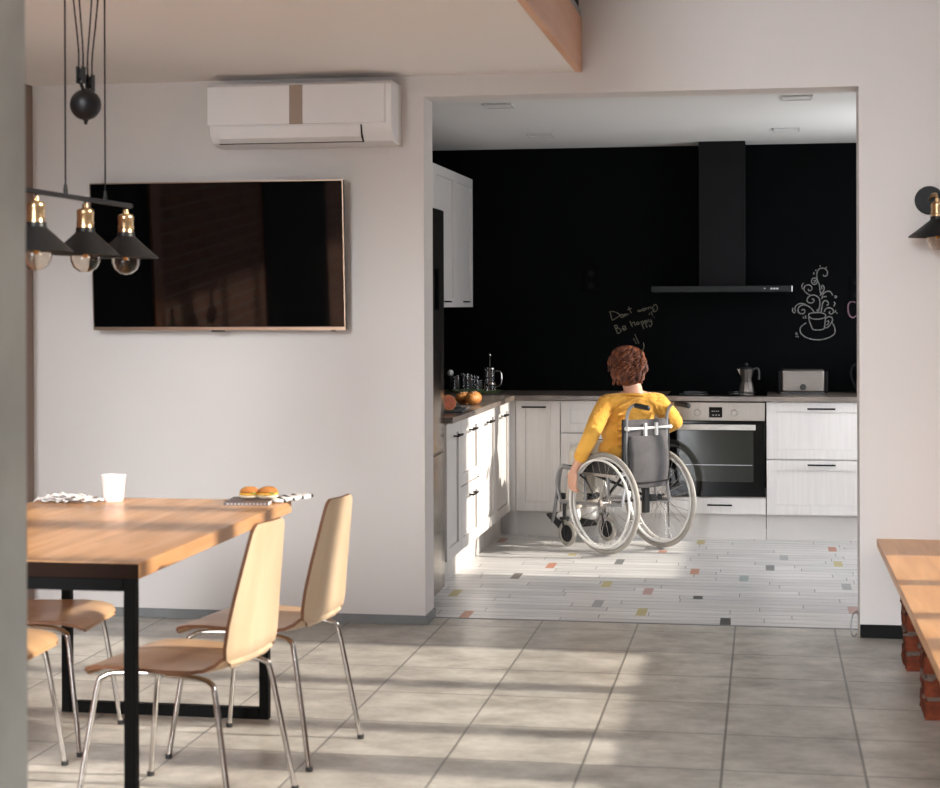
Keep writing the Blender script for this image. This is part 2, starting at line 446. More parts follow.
# baseboards
bm = B(); box(bm, -1.92, .0, -.012, 0, 0, .042); box(bm, 0, .010, -.012, .2, 0, .042); struct('baseboard_left', bm, BASEB, bevel=.002)
bm = B(); box(bm, OX, XR, -.014, 0, 0, .058); struct('baseboard_right', bm, pm('baseboard_dark', (.010,.011,.010), .7, spec=.1), bevel=.002)
bm = B(); box(bm, -.03, OX, .17, .19, 0, .002); struct('trim_4', bm, BASEB)
bm = B(); box(bm, -1.92, -1.912, -.238, -.001, 0, ZC); struct('trim_6', bm, pm('corner_brown', (.30,.22,.185), .7), bevel=.003)
# concrete pillar in the foreground
bm = B(); box(bm, -.42, .098, -4.9, -4.4, 0, 5.2); struct('trim_5', bm, CONC, bevel=.006)

# ------------------------------------------------------------------ television
tv = thing('television', 'large black flat television with thin bronze edge hung on pale wall', 'television', (-.963, -.05, 1.362))
W = .611; Hh = .69; TM = Matrix.Rotation(R_(3.7), 4, 'X')
bm = B(); box(bm, -W, W, -.03, .0, 0, Hh, TM); obj('casing', bm, BLKP, tv, bevel=.004)
bm = B(); box(bm, -W+.006, W-.006, -.0325, -.0295, .016, Hh-.006, TM)
SCR = pm('tv_screen', (.0015,.0015,.0015), .035, spec=.55); obj('screen', bm, SCR, tv, smooth=0)
bm = B(); box(bm, -W, W, -.035, -.028, 0, .014, TM); box(bm, -W, -W+.005, -.034, -.028, 0, Hh, TM); box(bm, W-.005, W, -.034, -.028, 0, Hh, TM); box(bm, -W, W, -.034, -.028, Hh-.005, Hh, TM)
obj('bezel', bm, BRONZE, tv, smooth=0, label='thin bronze bezel')
bm = B(); box(bm, -.03, .03, -.036, -.02, -.008, 0, TM); obj('sensor', bm, BLKP, tv, smooth=0)
bm = B(); box(bm, .54, .56, -.03, -.012, -.006, 0, TM); obj('foot', bm, BLKP, tv, smooth=0)
bm = B(); box(bm, -.2, .2, -.012, .05, .2, .45); obj('wall_mount', bm, BLKM, tv, smooth=0)

# ------------------------------------------------------------------ air conditioner
ac = thing('air_conditioner', 'white split air conditioner with brown centre strip mounted above television', 'air conditioner', (-.532, 0, 2.205))
bm = B(); h = .28
prof = [(0,0),(-.10,0),(-.165,.012),(-.20,.045),(-.212,.085),(-.212,h-.012),(-.20,h),(0,h)]
prism(bm, prof, -.43, .43, 'x'); obj('body', bm, WHITEP, ac, bevel=.006)
bm = B(); prism(bm, [(-.213,.088),(-.221,.092),(-.221,h-.014),(-.205,h-.002),(-.20,h-.002),(-.213,h-.014)], -.432, -.045, 'x')
prism(bm, [(-.213,.088),(-.221,.092),(-.221,h-.014),(-.205,h-.002),(-.20,h-.002),(-.213,h-.014)], .017, .40, 'x')
obj('front_panel', bm, WHITEP, ac, bevel=.002)
bm = B(); box(bm, -.045, .017, -.2165, -.20, .09, h-.012); obj('display_strip', bm, BEIGEG, ac, smooth=0, label='brown display strip')
bm = B(); prism(bm, [(-.212,.080),(-.219,.080),(-.207,.030),(-.178,.010),(-.172,.016),(-.20,.040)], -.38, .285, 'x'); obj('air_flap', bm, WHITEP, ac, bevel=.0015)
bm = B(); prism(bm, [(-.168,.011),(-.176,.009),(-.206,.029),(-.218,.082),(-.214,.084),(-.19,.04)], .286, .291, 'x')
prism(bm, [(-.165,.008),(-.178,.0075),(-.176,.0105),(-.165,.012)], -.39, .291, 'x'); obj('flap_gap', bm, DARKGAP, ac, smooth=0)

# ------------------------------------------------------------------ pendant lamp over the table
PX = -.622
def shade_prof(r=.109, hh=.074, t=.0018):
    return [(.030,hh+.012),(.030,hh),(.034,hh-.006),(r,.0),(r+.002,-.003),(r-.001,-.003),(r-t-.003,.0),(.032,hh-.010),(.028,hh-.004),(.028,hh+.010)]
def lamp_head(parent, c, R=.109):
    """c = centre of shade rim"""
    x, y, z = c
    bm = B(); lathe(bm, shade_prof(R), 40, c, closed=True); s = obj('lamp_shade', bm, BLK, parent, smooth=40)
    bm = B(); lathe(bm, [(0,.070),(.027,.070),(.029,.080),(.0265,.085),(.0265,.128),(.0275,.130),(.0275,.140),(.024,.146),(.011,.150),(.009,.164),(0,.166)], 28, c)
    lathe(bm, [(.0265,.098),(.0285,.100),(.0285,.104),(.0265,.106)], 28, c, closed=True)
    obj('socket', bm, BRASS, parent, smooth=40, label='brass socket')
    bo = [(0,-.060),(.020,-.0565),(.038,-.043),(.0475,-.022),(.048,-.006),(.042,.014),(.028,.034),(.017,.048),(.014,.06)]
    bi = [(max(0,r_-.0012) if r_ else 0, z_+.0012*(1 if z_ < 0 else 0)) for r_, z_ in bo][::-1]
    bm = B(); lathe(bm, bo+bi, 32, c)
    b = obj('bulb', bm, GLASSB, parent, smooth=60)
    bm = B(); lathe(bm, [(0,-.012),(.007,-.008),(.010,.006),(.009,.022),(.005,.030),(.004,.06),(0,.06)], 14, c)
    obj('filament', bm, pm('filament_amber', (.75,.33,.05), .35), b, smooth=60)
    return s
pl = thing('pendant_lamp', 'black bar pendant with three cone shades and globe bulbs above dining table', 'lamp', (PX, -2.41, 1.632))
for k, y in enumerate((-.375, -.005, .34)):
    lamp_head(pl, (0, y, .008))
    bm = B(); tube(bm, [(0,y,.172),(0,y,.185)], .004, 8); obj('hanger', bm, BLK, pl)
bm = B(); tube(bm, [(0,-.50,.187),(0,.385,.187)], .0085, 12); ball(bm, (0,.385,.187), .0095); ball(bm, (0,-.50,.187), .0095); obj('bar', bm, BLK, pl)
for y in (-.16, .16):
    bm = B(); tube(bm, [(0,y,.19),(0,y,ZC-1.63)], .0028, 8); c = obj('cord', bm, BLKM, pl)
    bm = B(); lathe(bm, [(0,.19),(.007,.192),(.007,.205),(.004,.225),(0,.225)], 12, (0,y,0)); obj('cord_clamp', bm, BLK, c)
bm = B(); ball(bm, (0,.0,.493), .050, sub=4); lathe(bm, [(0,.428),(.005,.430),(.007,.440),(.013,.447),(0,.450)], 14, (0,.002,0)); obj('counterweight', bm, BLK, pl, smooth=80)
for y, dz in ((-.037,.0), (.037,-.016)):
    bm = B(); MY = Matrix.Rotation(pi/2, 4, 'Y')
    z = .585+dz; 
    lathe(bm, [(0,-.007),(.021,-.007),(.021,-.0035),(.016,0),(.021,.0035),(.021,.007),(0,.007)], 20, (0,y,z), MY)
    box(bm, -.011, -.008, y-.014, y+.014, z-.028, z+.026); box(bm, .008, .011, y-.014, y+.014, z-.028, z+.026)
    tube(bm, [(0,y,z-.026),(0,y*.55,z-.044),(0,y*.2,.54)], .006, 8)
    obj('pulley', bm, BLK, pl)
for y0, z0, y1 in ((-.056,.585,-.115), (-.020,.585,-.062), (.018,.570,.062), (.055,.570,.115)):
    bm = B(); tube(bm, smooth_path([(0,y0,z0),(0,y0*.99,z0+.08),(0,(y0+y1)/2,z0+.2),(0,y1,ZC-1.63)]), .0026, 8); obj('cord', bm, BLKM, pl)
bm = B(); box(bm, -.03, .03, -.2, .2, ZC-1.63-.025, ZC-1.63); obj('ceiling_plate', bm, BLK, pl, bevel=.004)

# wall sconce
sc = thing('wall_sconce', 'black cone wall sconce with brass socket on wall beside opening', 'lamp', (2.258, 0, 1.70))
MX = Matrix.Rotation(pi/2, 4, 'X')
bm = B(); lathe(bm, [(0,0),(.062,0),(.062,.012),(.057,.018),(0,.018)], 36, (0,0,.225), MX); obj('back_plate', bm, BLK, sc)
bm = B(); tube(bm, smooth_path([(0,-.015,.225),(.008,-.06,.245),(.02,-.10,.245),(.024,-.115,.222)]), .006, 10); ball(bm, (.012,-.055,.243), .011); obj('arm', bm, BRASS, sc)
lamp_head(sc, (.024,-.115,.062), .122)

# ------------------------------------------------------------------ kitchen cabinets
def shaker(bm, x0, x1, z0, z1, y=0, t=.02, fr=.06):
    """framed door, front at y, thickness t behind (positive y)"""
    w = min(fr, (x1-x0)*.26); hh = min(fr, (z1-z0)*.28)
    box(bm, x0, x0+w, y, y+t, z0, z1); box(bm, x1-w, x1, y, y+t, z0, z1)
    box(bm, x0+w, x1-w, y, y+t, z0, z0+hh); box(bm, x0+w, x1-w, y, y+t, z1-hh, z1)
    box(bm, x0+w, x1-w, y+.012, y+t, z0+hh, z1-hh)
def handle_on(parent, cx, z, y=0, L=.155):
    bm = B(); box(bm, cx-L/2, cx+L/2, y-.030, y-.022, z-.005, z+.005)
    box(bm, cx-L/2+.012, cx-L/2+.020, y-.022, y, z-.004, z+.004); box(bm, cx+L/2-.020, cx+L/2-.012, y-.022, y, z-.004, z+.004)
    return obj('handle', bm, BLKM, parent, bevel=.001, label='black bar handle')
def cabinet(label, loc, rz, w, fronts, depth=.55, hollow=False, z0=.16, z1=.868, group='white base cabinets', plinth=True, cat='cabinet', name='base_cabinet'):
    t = thing(name, label, cat, loc, rz, group)
    bm = B()
    if hollow:
        box(bm, .0005, w-.0005, .021, depth, z0, .270)
    else: box(bm, .001, w-.001, .021, depth, z0, z1)
    obj('body', bm, PANELW, t, smooth=0)
    if plinth:
        bm = B(); box(bm, .0, w, .075, .10, 0, z0); obj('plinth', bm, PLINTH, t, smooth=0)
    for kind, a, b, c, d, hx, hz, L in fronts:
        bm = B()
        if kind == 'flat': box(bm, a+.0015, b-.0015, 0, .02, c+.0015, d-.0015)
        else: shaker(bm, a+.0015, b-.0015, c+.0015, d-.0015)
        f = obj('drawer' if kind in ('drawer','flat') else ('panel' if kind == 'panel' else 'door'), bm, PANELW, t, smooth=0, bevel=.0012)
        if hx is not None: handle_on(f, hx, hz, 0, L)
    return t
FY = 2.97; FX = -.055
# back row
cabinet('white base cabinet in the kitchen corner with one tall door', (-.02, FY, 0), 0, .285, [('door', 0, .285, .16, .866, .12, .825, .155)])
cabinet('white cabinet behind wheelchair with drawer panel over doors', (.267, FY, 0), 0, .675,
        [('drawer', 0, .675, .665, .866, .36, .825, .17), ('door', 0, .3375, .16, .66, .26, .62, .10), ('door', .3375, .675, .16, .66, .41, .62, .10)])
cabinet('white kitchen unit housing the oven above one shallow drawer', (.948, FY, 0), 0, .602,
        [('flat', 0, .602, .165, .268, .318, .222, .155)], hollow=True)
cabinet('wide white cabinet with two deep drawers beneath toaster', (1.554, FY, 0), 0, .662,
        [('drawer', 0, .662, .51, .866, .335, .825, .17), ('drawer', 0, .662, .165, .505, .335, .478, .17)])
cabinet('white cabinet at far right end mostly hidden by wall', (2.22, FY, 0), 0, .525, [('door', 0, .525, .16, .866, .26, .825, .155)])
# left row: local x -> world y
def lcab(label, y0, y1, fr): return cabinet(label, (FX, y0, 0), pi/2, y1-y0, fr)
w1 = 1.226-.80
lcab('white base cabinet beside refrigerator with one tall door', .80, 1.226, [('door', .02, w1, .16, .866, .27, .79, .15)])
w2 = 1.794-1.230
lcab('white base cabinet with two deep drawers in left kitchen row', 1.230, 1.794, [('drawer', 0, w2, .505, .866, .30, .79, .155), ('drawer', 0, w2, .16, .50, .30, .435, .155)])
w3 = 2.381-1.798
lcab('white base cabinet with single tall door, third in left row', 1.798, 2.381, [('door', 0, w3, .16, .866, .32, .79, .155)])
w4 = 2.92-2.385
lcab('narrow white base cabinet with tall door nearest kitchen corner', 2.385, 2.92, [('door', 0, w4, .16, .866, .27, .79, .155)])
ff = B(); box(ff, -.056, -.022, 2.972, 2.99, .16, .866); box(ff, -.075, -.056, 2.922, 2.99, .16, .866); box(ff, -.15, -.021, 3.045, 3.06, 0, .16); box(ff, -.15, -.13, 2.921, 3.045, 0, .16)
tag(obj('filler_panel', ff, PANELW, smooth=0), 'narrow white filler strip in the inner corner of the kitchen units', 'panel')
# wall units
def wcab(label, y0, y1, z0, z1, doors, depth=.28):
    t = thing('wall_cabinet', label, 'cabinet', (-.395, y0, 0), pi/2, 'white wall cabinets')
    bm = B(); box(bm, .001, y1-y0-.001, .021, depth, z0, z1); obj('body', bm, PANELW, t, smooth=0)
    n = doors; w = (y1-y0)/n
    for i in range(n):
        bm = B(); shaker(bm, i*w+.0015, (i+1)*w-.0015, z0, z1); f = obj('door', bm, PANELW, t, smooth=0, bevel=.0012)
        handle_on(f, (i+.5)*w, z0+.035, 0, .11)
wcab('white wall cabinet above refrigerator', .22, 1.36, 1.97, 2.32, 2)
wcab('tall white wall cabinet reaching the black wall', 2.905, 3.548, 1.46, 2.32, 1)
wcab('tall white wall cabinet in the middle of the upper row', 2.235, 2.90, 1.46, 2.32, 1)
wcab('tall white wall cabinet closest to refrigerator', 1.365, 2.23, 1.46, 2.32, 2)
# worktop (one L-shaped slab)
bm = B(); prism(bm, [(-.678,.80),(-.018,.80),(-.018,2.925),(XR-.003,2.925),(XR-.003,3.548),(-.678,3.548)], .870, .900, 'z')
tag(obj('worktop', bm, WORKT, bevel=.003), 'brown stone look worktop running around the kitchen corner', 'worktop')
# cooktop
ck = thing('cooktop', 'black glass cooktop set into worktop above the oven', 'cooktop', (1.25, 3.22, .900))
bm = B(); box(bm, -.31, .31, -.25, .25, .0002, .006); obj('glass_plate', bm, BLKG, ck, bevel=.002)
for x, y, r in ((-.15,-.11,.09),(.15,-.11,.075),(-.15,.12,.075),(.15,.12,.09)):
    bm = B(); lathe(bm, [(r,.0061),(r,.0066),(r-.002,.0066),(r-.002,.0061)], 32, (x,y,0), closed=True); obj('ring_mark', bm, GREYTUBE, ck, smooth=0)
# oven
ov = thing('oven', 'built-in steel and black glass oven beneath the cooktop', 'oven', (1.249, FY, 0))
bm = B(); box(bm, -.297, .297, .0, .50, .275, .862); obj('body', bm, BLKM, ov, smooth=0)
bm = B(); box(bm, -.297, .297, -.018, .0, .748, .862); cp = obj('control_panel', bm, STEELH, ov, bevel=.002, label='steel control panel')
for x in (-.12, .108):
    bm = B(); lathe(bm, [(0,0),(.020,0),(.020,.012),(.017,.017),(0,.017)], 28, (x,-.018,.798), MX); obj('knob', bm, STEELH, cp)
bm = B(); box(bm, -.047, .034, -.0195, -.0175, .768, .832); ds = obj('display', bm, BLKG, cp, smooth=0)
bm = B()
for x, z, w in ((-.030,.805,.006),(-.018,.805,.006),(-.004,.805,.006),(.008,.805,.006),(-.026,.781,.008),(-.008,.781,.008),(.010,.781,.008)): box(bm, x, x+w, -.0198, -.0194, z, z+.004)
obj('display_mark', bm, LABELW, ds, smooth=0)
bm = B(); box(bm, -.297, .297, -.018, .0, .277, .745); od = obj('oven_door', bm, BLKG, ov, bevel=.002)
MWIN = pm('oven_window_glass', (.022,.024,.020), .05, spec=.35)
bm = B(); box(bm, -.232, .225, -.0188, -.0178, .368, .685); obj('window_glass', bm, MWIN, od, smooth=0)
bm = B(); box(bm, -.225, .218, -.0192, -.0186, .470, .474); obj('rack', bm, GREYTUBE, od, smooth=0)
bm = B(); box(bm, -.245, .240, -.062, -.048, .692, .727); box(bm, -.21,-.19,-.05,-.018,.70,.72); box(bm, .19,.21,-.05,-.018,.70,.72); obj('handle', bm, pm('oven_bar', (.50,.48,.45), .5, .3), od, bevel=.004, label='wide steel bar handle')
# hood
hd = thing('range_hood', 'black range hood with tall chimney and flat thin canopy', 'range hood', (1.277, 3.55, 0))
bm = B(); box(bm, -.149, .149, -.28, -.001, 1.585, 2.519); obj('chimney', bm, BLKM, hd, bevel=.003)
HB = pm('hood_black', (.009,.0105,.011), .5, spec=.2)
bm = B(); box(bm, -.442, .440, -.45, -.001, 1.550, 1.590); hc = obj('canopy', bm, HB, hd, bevel=.003)
bm = B(); box(bm, .435, .442, -.4515, -.4495, 1.552, 1.588); obj('end_cap', bm, ALU, hc, smooth=0)
bm = B(); prism(bm, [(.262,1.575),(.276,1.575),(.269,1.566)], -.4512, -.4502, 'y'); obj('indicator', bm, LABELW, hc, smooth=0)
for x in (.305, .323, .341):
    bm = B(); box(bm, x, x+.013, -.4512, -.4502, 1.566, 1.576); obj('button', bm, LABELW, hc, smooth=0)
# refrigerator
fr = thing('refrigerator', 'tall stainless refrigerator just behind the left edge of opening', 'refrigerator', (-.36, .50, 0))
bm = B(); box(bm, -.30, .25, -.285, .285, .03, 1.95); obj('body', bm, STEEL, fr, bevel=.006)
def fdoor(z0, z1, nm, mat):
    bm = B(); P = [(.252,-.288),(.285,-.288),(.305,-.26),(.312,-.12),(.314,0),(.312,.12),(.305,.26),(.285,.288),(.252,.288)]
    prism(bm, P, z0, z1, 'z'); return obj(nm, bm, mat, fr, smooth=50, bevel=.004)
FRU = pm('fridge_dark_steel', (.10,.10,.11), .12, 1); FRL = pm('fridge_steel', (.46,.42,.38), .2, 1, var=.1, vscale=3)
d = fdoor(.745, 1.95, 'upper_door', FRL); 
bm = B(); box(bm, .315, .318, -.02, .06, 1.45, 1.65); obj('display', bm, BLKG, d, smooth=0)
fdoor(.05, .735, 'lower_door', FRL)
bm = B(); box(bm, .25, .30, -.286, .286, .7345, .7455); obj('door_gap', bm, ALU, fr, smooth=0)
bm = B(); box(bm, -.28, .24, -.27, .27, 0, .03); obj('foot', bm, BLKP, fr, smooth=0)

# ceiling downlights
for i, (x, y, lb) in enumerate(((.175,1.10,'square white ceiling downlight at near left of kitchen ceiling'), (.19,2.665,'square white ceiling downlight at far left, near black wall'),
                (1.708,1.05,'square white ceiling downlight at near right of kitchen ceiling'), (1.678,2.605,'square white ceiling downlight at far right, beside hood chimney'))):
    t = thing('ceiling_downlight', lb, 'light', (x, y, 2.52), 0, 'kitchen downlights')
    bm = B()
    for a in ((-.08,-.068,-.08,.08),(.068,.08,-.08,.08),(-.068,.068,-.08,-.068),(-.068,.068,.068,.08)): box(bm, a[0],a[1],a[2],a[3],-.010,-.0002)
    obj('frame', bm, SPOTL, t, smooth=0, bevel=.002)
    bm = B(); box(bm, -.068,.068,-.068,.068,-.006,-.0002); obj('diffuser', bm, SPOTD, t, smooth=0)

# chalk writing: strokes given on the wall plane in metres
YW = 3.5485
def WX(px, ox, sc): return -.66 + (ox + px/sc - 434)*.006608
def WZ(py, oy, sc): return 1.471 - (oy + py/sc - 305)*.00662
def chalk(name, strokes, ox, oy, sc, mat, label, cat, r=.0032, sm=True):
    bm = B()
    for st in strokes:
        P = [(WX(a, ox, sc), YW, WZ(b, oy, sc)) for a, b in st]
        if len(P) > 2 and sm: P = smooth_path(P, 5)
        tube(bm, P, r, 6)
    for v in bm.verts: v.co.y = YW + (v.co.y-YW)*.25
    return tag(obj(name, bm, mat, smooth=60), label, cat)
dont = [[(140,215),(148,255),(160,298)], [(130,218),(165,212),(215,228),(235,250),(205,275),(160,300)],
        [(262,240),(247,250),(248,268),(266,268),(274,252),(262,240)], [(282,238),(288,265)], [(284,248),(297,236),(307,256)], [(316,232),(322,246)],
        [(325,165),(335,195),(350,228)], [(312,195),(355,182)],
        [(415,195),(425,215),(436,198),(446,212),(458,185)], [(474,182),(464,195),(470,206),(484,200),(484,184),(474,182)], [(492,180),(498,200)], [(493,186),(506,178)],
        [(515,172),(520,194)], [(516,180),(530,168)], [(540,165),(545,182),(562,178),(568,160)], [(568,155),(590,145),(606,165),(606,195),(585,215),(560,205),(580,190)]]
behappy = [[(182,350),(198,390),(215,432)], [(182,352),(205,348),(212,368),(196,384)], [(198,386),(230,380),(248,408),(218,432)],
        [(262,385),(290,375),(288,355),(268,360),(262,382),(280,398),(306,382)],
        [(335,305),(350,340),(362,366)], [(352,340),(372,318),(382,330),(392,352)], [(420,315),(404,322),(404,340),(420,340),(424,318)], [(424,318),(430,338)],
        [(440,312),(458,345),(475,385)], [(442,320),(462,308),(470,328),(456,340)], [(478,305),(490,335),(508,372)], [(480,312),(500,300),(508,318),(492,330)],
        [(520,290),(526,312),(545,308)], [(540,290),(552,318),(550,350),(535,362),(528,345)], [(548,215),(560,255)], [(532,225),(528,245)], [(572,268),(575,274)]]
marks = [[(385,435),(400,475),(425,530)], [(370,478),(385,505),(400,530)], [(470,518),(474,560),(465,592),(440,618)]]
chalk('chalk_writing', dont+behappy+marks, 600, 290, 9.85, CHALKY, 'handwritten chalk words Dont worry Be happy on black wall', 'writing', r=.0030)
cup = [[(345,640),(350,612),(400,600),(460,598),(515,612),(530,640),(500,662),(440,672),(380,665),(345,640)],
       [(345,645),(352,690),(370,740),(385,775),(400,788),(450,792),(500,785),(515,768),(522,720),(528,645)],
       [(528,665),(560,645),(598,655),(602,690),(580,730),(545,765),(520,765)], [(540,700),(560,690),(562,715),(540,738)],
       [(318,712),(280,738),(252,775),(262,830),(330,880),(430,900),(540,885),(620,840),(632,790),(618,740),(598,712)],
       [(408,605),(385,565),(345,530),(290,512),(245,530),(228,570),(245,605),(285,610),(305,585),(290,562),(268,572)],
       [(330,520),(290,500),(240,500),(205,525),(195,555),(200,590),(185,600),(170,580),(172,545)],
       [(450,590),(462,545),(468,490),(455,435),(410,405),(360,412),(330,445),(335,480),(370,492),(402,475),(398,448),(378,450)],
       [(365,408),(320,380),(295,345),(305,305),(345,290),(378,310),(378,345),(350,355),(340,335)],
       [(435,565),(445,585),(455,550)],
       [(480,390),(470,350),(462,290),(440,230),(435,170),(455,120),(495,105),(535,120),(552,155),(540,190),(512,195),(508,175)],
       [(495,290),(515,320),(505,365),(470,410)], [(485,300),(490,340)],
       [(490,430),(510,385),(550,362),(585,370),(608,410)], [(485,445),(505,425),(540,420)],
       [(480,600),(490,540),(500,490),(525,465),(555,480),(558,510),(540,518)],
       [(515,590),(530,560),(565,545),(605,560),(615,595),(590,615),(568,600),(580,585)],
       [(440,245),(420,215),(385,225),(378,260),(400,285),(432,275),(440,245)], [(398,245),(418,240),(415,262),(400,262)],
       [(290,270),(272,300),(278,340)], [(405,150),(400,175)], [(422,122),(428,135)], [(470,75),(472,92)], [(545,92),(530,108)],
       [(630,412),(650,420),(640,435),(625,425)], [(622,480),(632,500),(618,530)], [(640,570),(630,600)], [(650,595),(655,612)], [(610,570),(618,590)],
       [(285,640),(290,665)], [(310,630),(312,665)], [(210,830),(225,850)], [(200,862),(235,870)], [(215,815),(200,840)]]
chalk('chalk_drawing', cup, 780, 260, 11.26, CHALK, 'chalk drawing of a steaming coffee cup on saucer, black wall', 'drawing', r=.0036)
chalk('chalk_letter', [[(855,490),(830,478),(795,485),(775,520),(775,580),(790,630),(825,655),(860,635),(880,600)]], 780, 260, 11.26, CHALKP, 'pink chalk letter C at right end of black wall', 'writing', r=.0045)
def socket(x, z, w, h, label):
    t = thing('wall_socket', label, 'socket', (x, 3.55, z))
    bm = B(); box(bm, -w/2, w/2, -.012, -.0005, -h/2, h/2); obj('plate', bm, BLACKWALL, t, bevel=.002)
    bm = B()
    for q in (-h/4, h/4): lathe(bm, [(0,0),(.02,0),(.02,.002),(0,.002)], 20, (0,-.012,q), MX)
    obj('insert', bm, BLKM, t)
socket(.405, 1.64, .085, .16, 'black double wall socket on black wall left of hood')
socket(2.135, 1.57, .085, .16, 'black wall socket at the right end of black wall above pink letter')

# ------------------------------------------------------------------ worktop items
# toaster
ts = thing('toaster', 'silver toaster with round black dial standing on right worktop', 'toaster', (1.785, 3.33, .900))
bm = B(); box(bm, -.135, .135, -.08, .08, .012, .155); obj('body', bm, STEELD, ts, bevel=.012, bseg=3)
for s in (-1, 1):
    bm = B(); box(bm, s*.146-.012, s*.146+.012, -.074, .074, .008, .148); obj('end_panel', bm, BLKM, ts, bevel=.008)
bm = B(); lathe(bm, [(0,0),(.019,0),(.019,.014),(.016,.018),(0,.018)], 24, (0,-.08,.046), MX); obj('dial', bm, BLKP, ts)
bm = B(); box(bm, -.11, .11, -.035, -.012, .1545, .1565); box(bm, -.11, .11, .012, .035, .1545, .1565); obj('slot', bm, DARKGAP, ts, smooth=0)
bm = B(); box(bm, -.14, .14, -.07, .07, 0, .013); obj('base', bm, BLKP, ts, smooth=0)
# moka pot
mk = thing('moka_pot', 'steel moka pot with long black handle standing on cooktop', 'coffee pot', (1.43, 3.27, .9062))
bm = B(); lathe(bm, [(0,0),(.047,0),(.049,.01),(.040,.060),(.033,.075),(.035,.080)], 10); lathe(bm, [(.035,.080),(.032,.088),(.046,.150),(.044,.151),(.0,.153)], 10)
prism(bm, [(-.043,.150),(-.060,.152),(-.038,.110)], -.008, .008, 'y'); obj('body', bm, STEELD, mk, smooth=20)
bm = B(); lathe(bm, [(.046,.151),(.040,.160),(.012,.168),(.006,.172),(.011,.180),(.009,.188),(0,.190)], 20); obj('lid', bm, BLKP, mk)
bm = B(); tube(bm, smooth_path([(.040,0,.150),(.065,0,.156),(.078,0,.140),(.078,0,.085)]), .008, 10); obj('handle', bm, BLKP, mk)
# black kettle at far right
kt = thing('kettle', 'black kettle partly hidden behind right side of opening', 'kettle', (2.20, 3.33, .900))
bm = B(); lathe(bm, [(0,0),(.075,0),(.082,.02),(.076,.10),(.060,.17),(.050,.19),(.015,.20),(.012,.215),(0,.217)], 28); obj('body', bm, BLKP, kt, smooth=50)
bm = B(); tube(bm, smooth_path([(-.05,0,.18),(-.10,0,.18),(-.115,0,.12),(-.085,0,.04)]), .009, 10); obj('handle', bm, BLKM, kt)
# glass tray with jars and french press
tr = thing('serving_tray', 'oval green glass tray under the glasses in the kitchen corner', 'tray', (-.345, 3.27, .900))
bm = B(); lathe(bm, [(0,0),(.17,0),(.195,.014),(.198,.014),(.172,.0045),(0,.004)], 40, M=Matrix.Diagonal((1,.62,1,1))); obj('dish', bm, GREENP, tr)
fp = thing('french_press', 'glass french press with steel plunger beside the drinking glasses', 'coffee maker', (-.235, 3.27, .9045))
bm = B(); lathe(bm, [(.0,.002),(.036,.002),(.037,.008),(.037,.150),(.0355,.150),(.035,.006),(0,.005)], 28); obj('beaker', bm, GLASS, fp, smooth=50)
bm = B(); lathe(bm, [(.039,0),(.0395,0),(.0395,.010),(.039,.010)], 28, closed=True); lathe(bm, [(.038,.05),(.0395,.05),(.0395,.058),(.038,.058)], 28, closed=True)
for k in range(6): a = k*pi/3; box(bm, -.003, .003, .0385, .040, 0, .06, Matrix.Rotation(a, 4, 'Z'))
lathe(bm, [(0,.150),(.039,.150),(.039,.157),(.025,.166),(0,.168)], 28); obj('frame', bm, CHROME, fp)
bm = B(); tube(bm, [(0,0,.05),(0,0,.235)], .0022, 8); lathe(bm, [(0,.230),(.007,.232),(.009,.240),(.007,.248),(0,.250)], 16); lathe(bm, [(0,.055),(.033,.055),(.033,.060),(0,.060)], 24); obj('plunger', bm, CHROME, fp)
bm = B(); tube(bm, smooth_path([(.037,0,.135),(.07,0,.130),(.078,0,.085),(.068,0,.045),(.038,0,.030)]), .005, 10); obj('handle', bm, CHROME, fp)
def jar(x, y, r, h, lb, z=.9045, lid=False, name='drinking_glass', cat='glass', grp='glasses on the tray'):
    t = thing(name, lb, cat, (x,y,z), 0, grp)
    bm = B(); lathe(bm, [(0,0),(r*.85,0),(r,h*.5),(r,h),(r-.002,h),(r-.002,h*.5),(r*.85-.002,.005),(0,.005)], 22); obj('bowl', bm, GLASS, t, smooth=60)
    bm = B(); lathe(bm, [(r-.0015,h),(r+.001,h),(r+.001,h+.002),(r-.0015,h+.002)], 22, closed=True); obj('rim', bm, CHROME if lid else GLASS, t)
jar(-.455, 3.25, .028, .105, 'tall drinking glass closest to refrigerator on green tray')
jar(-.405, 3.31, .028, .115, 'drinking glass at the back of green tray, second from left')
jar(-.365, 3.245, .028, .110, 'drinking glass in middle of green tray')
jar(-.335, 3.32, .026, .100, 'drinking glass at the back of green tray beside french press')
jar(-.300, 3.24, .024, .075, 'short drinking glass directly left of french press')
bt = thing('bottle', 'dark bottle with round pale stopper beside refrigerator', 'bottle', (-.512, 3.34, .9))
bm = B(); lathe(bm, [(0,0),(.03,0),(.032,.01),(.032,.05),(.014,.085),(.012,.105),(0,.105)], 22); obj('body', bm, BLKG, bt)
bm = B(); ball(bm, (0,0,.124), .021, sub=3); obj('stopper', bm, PAPER, bt, smooth=80)
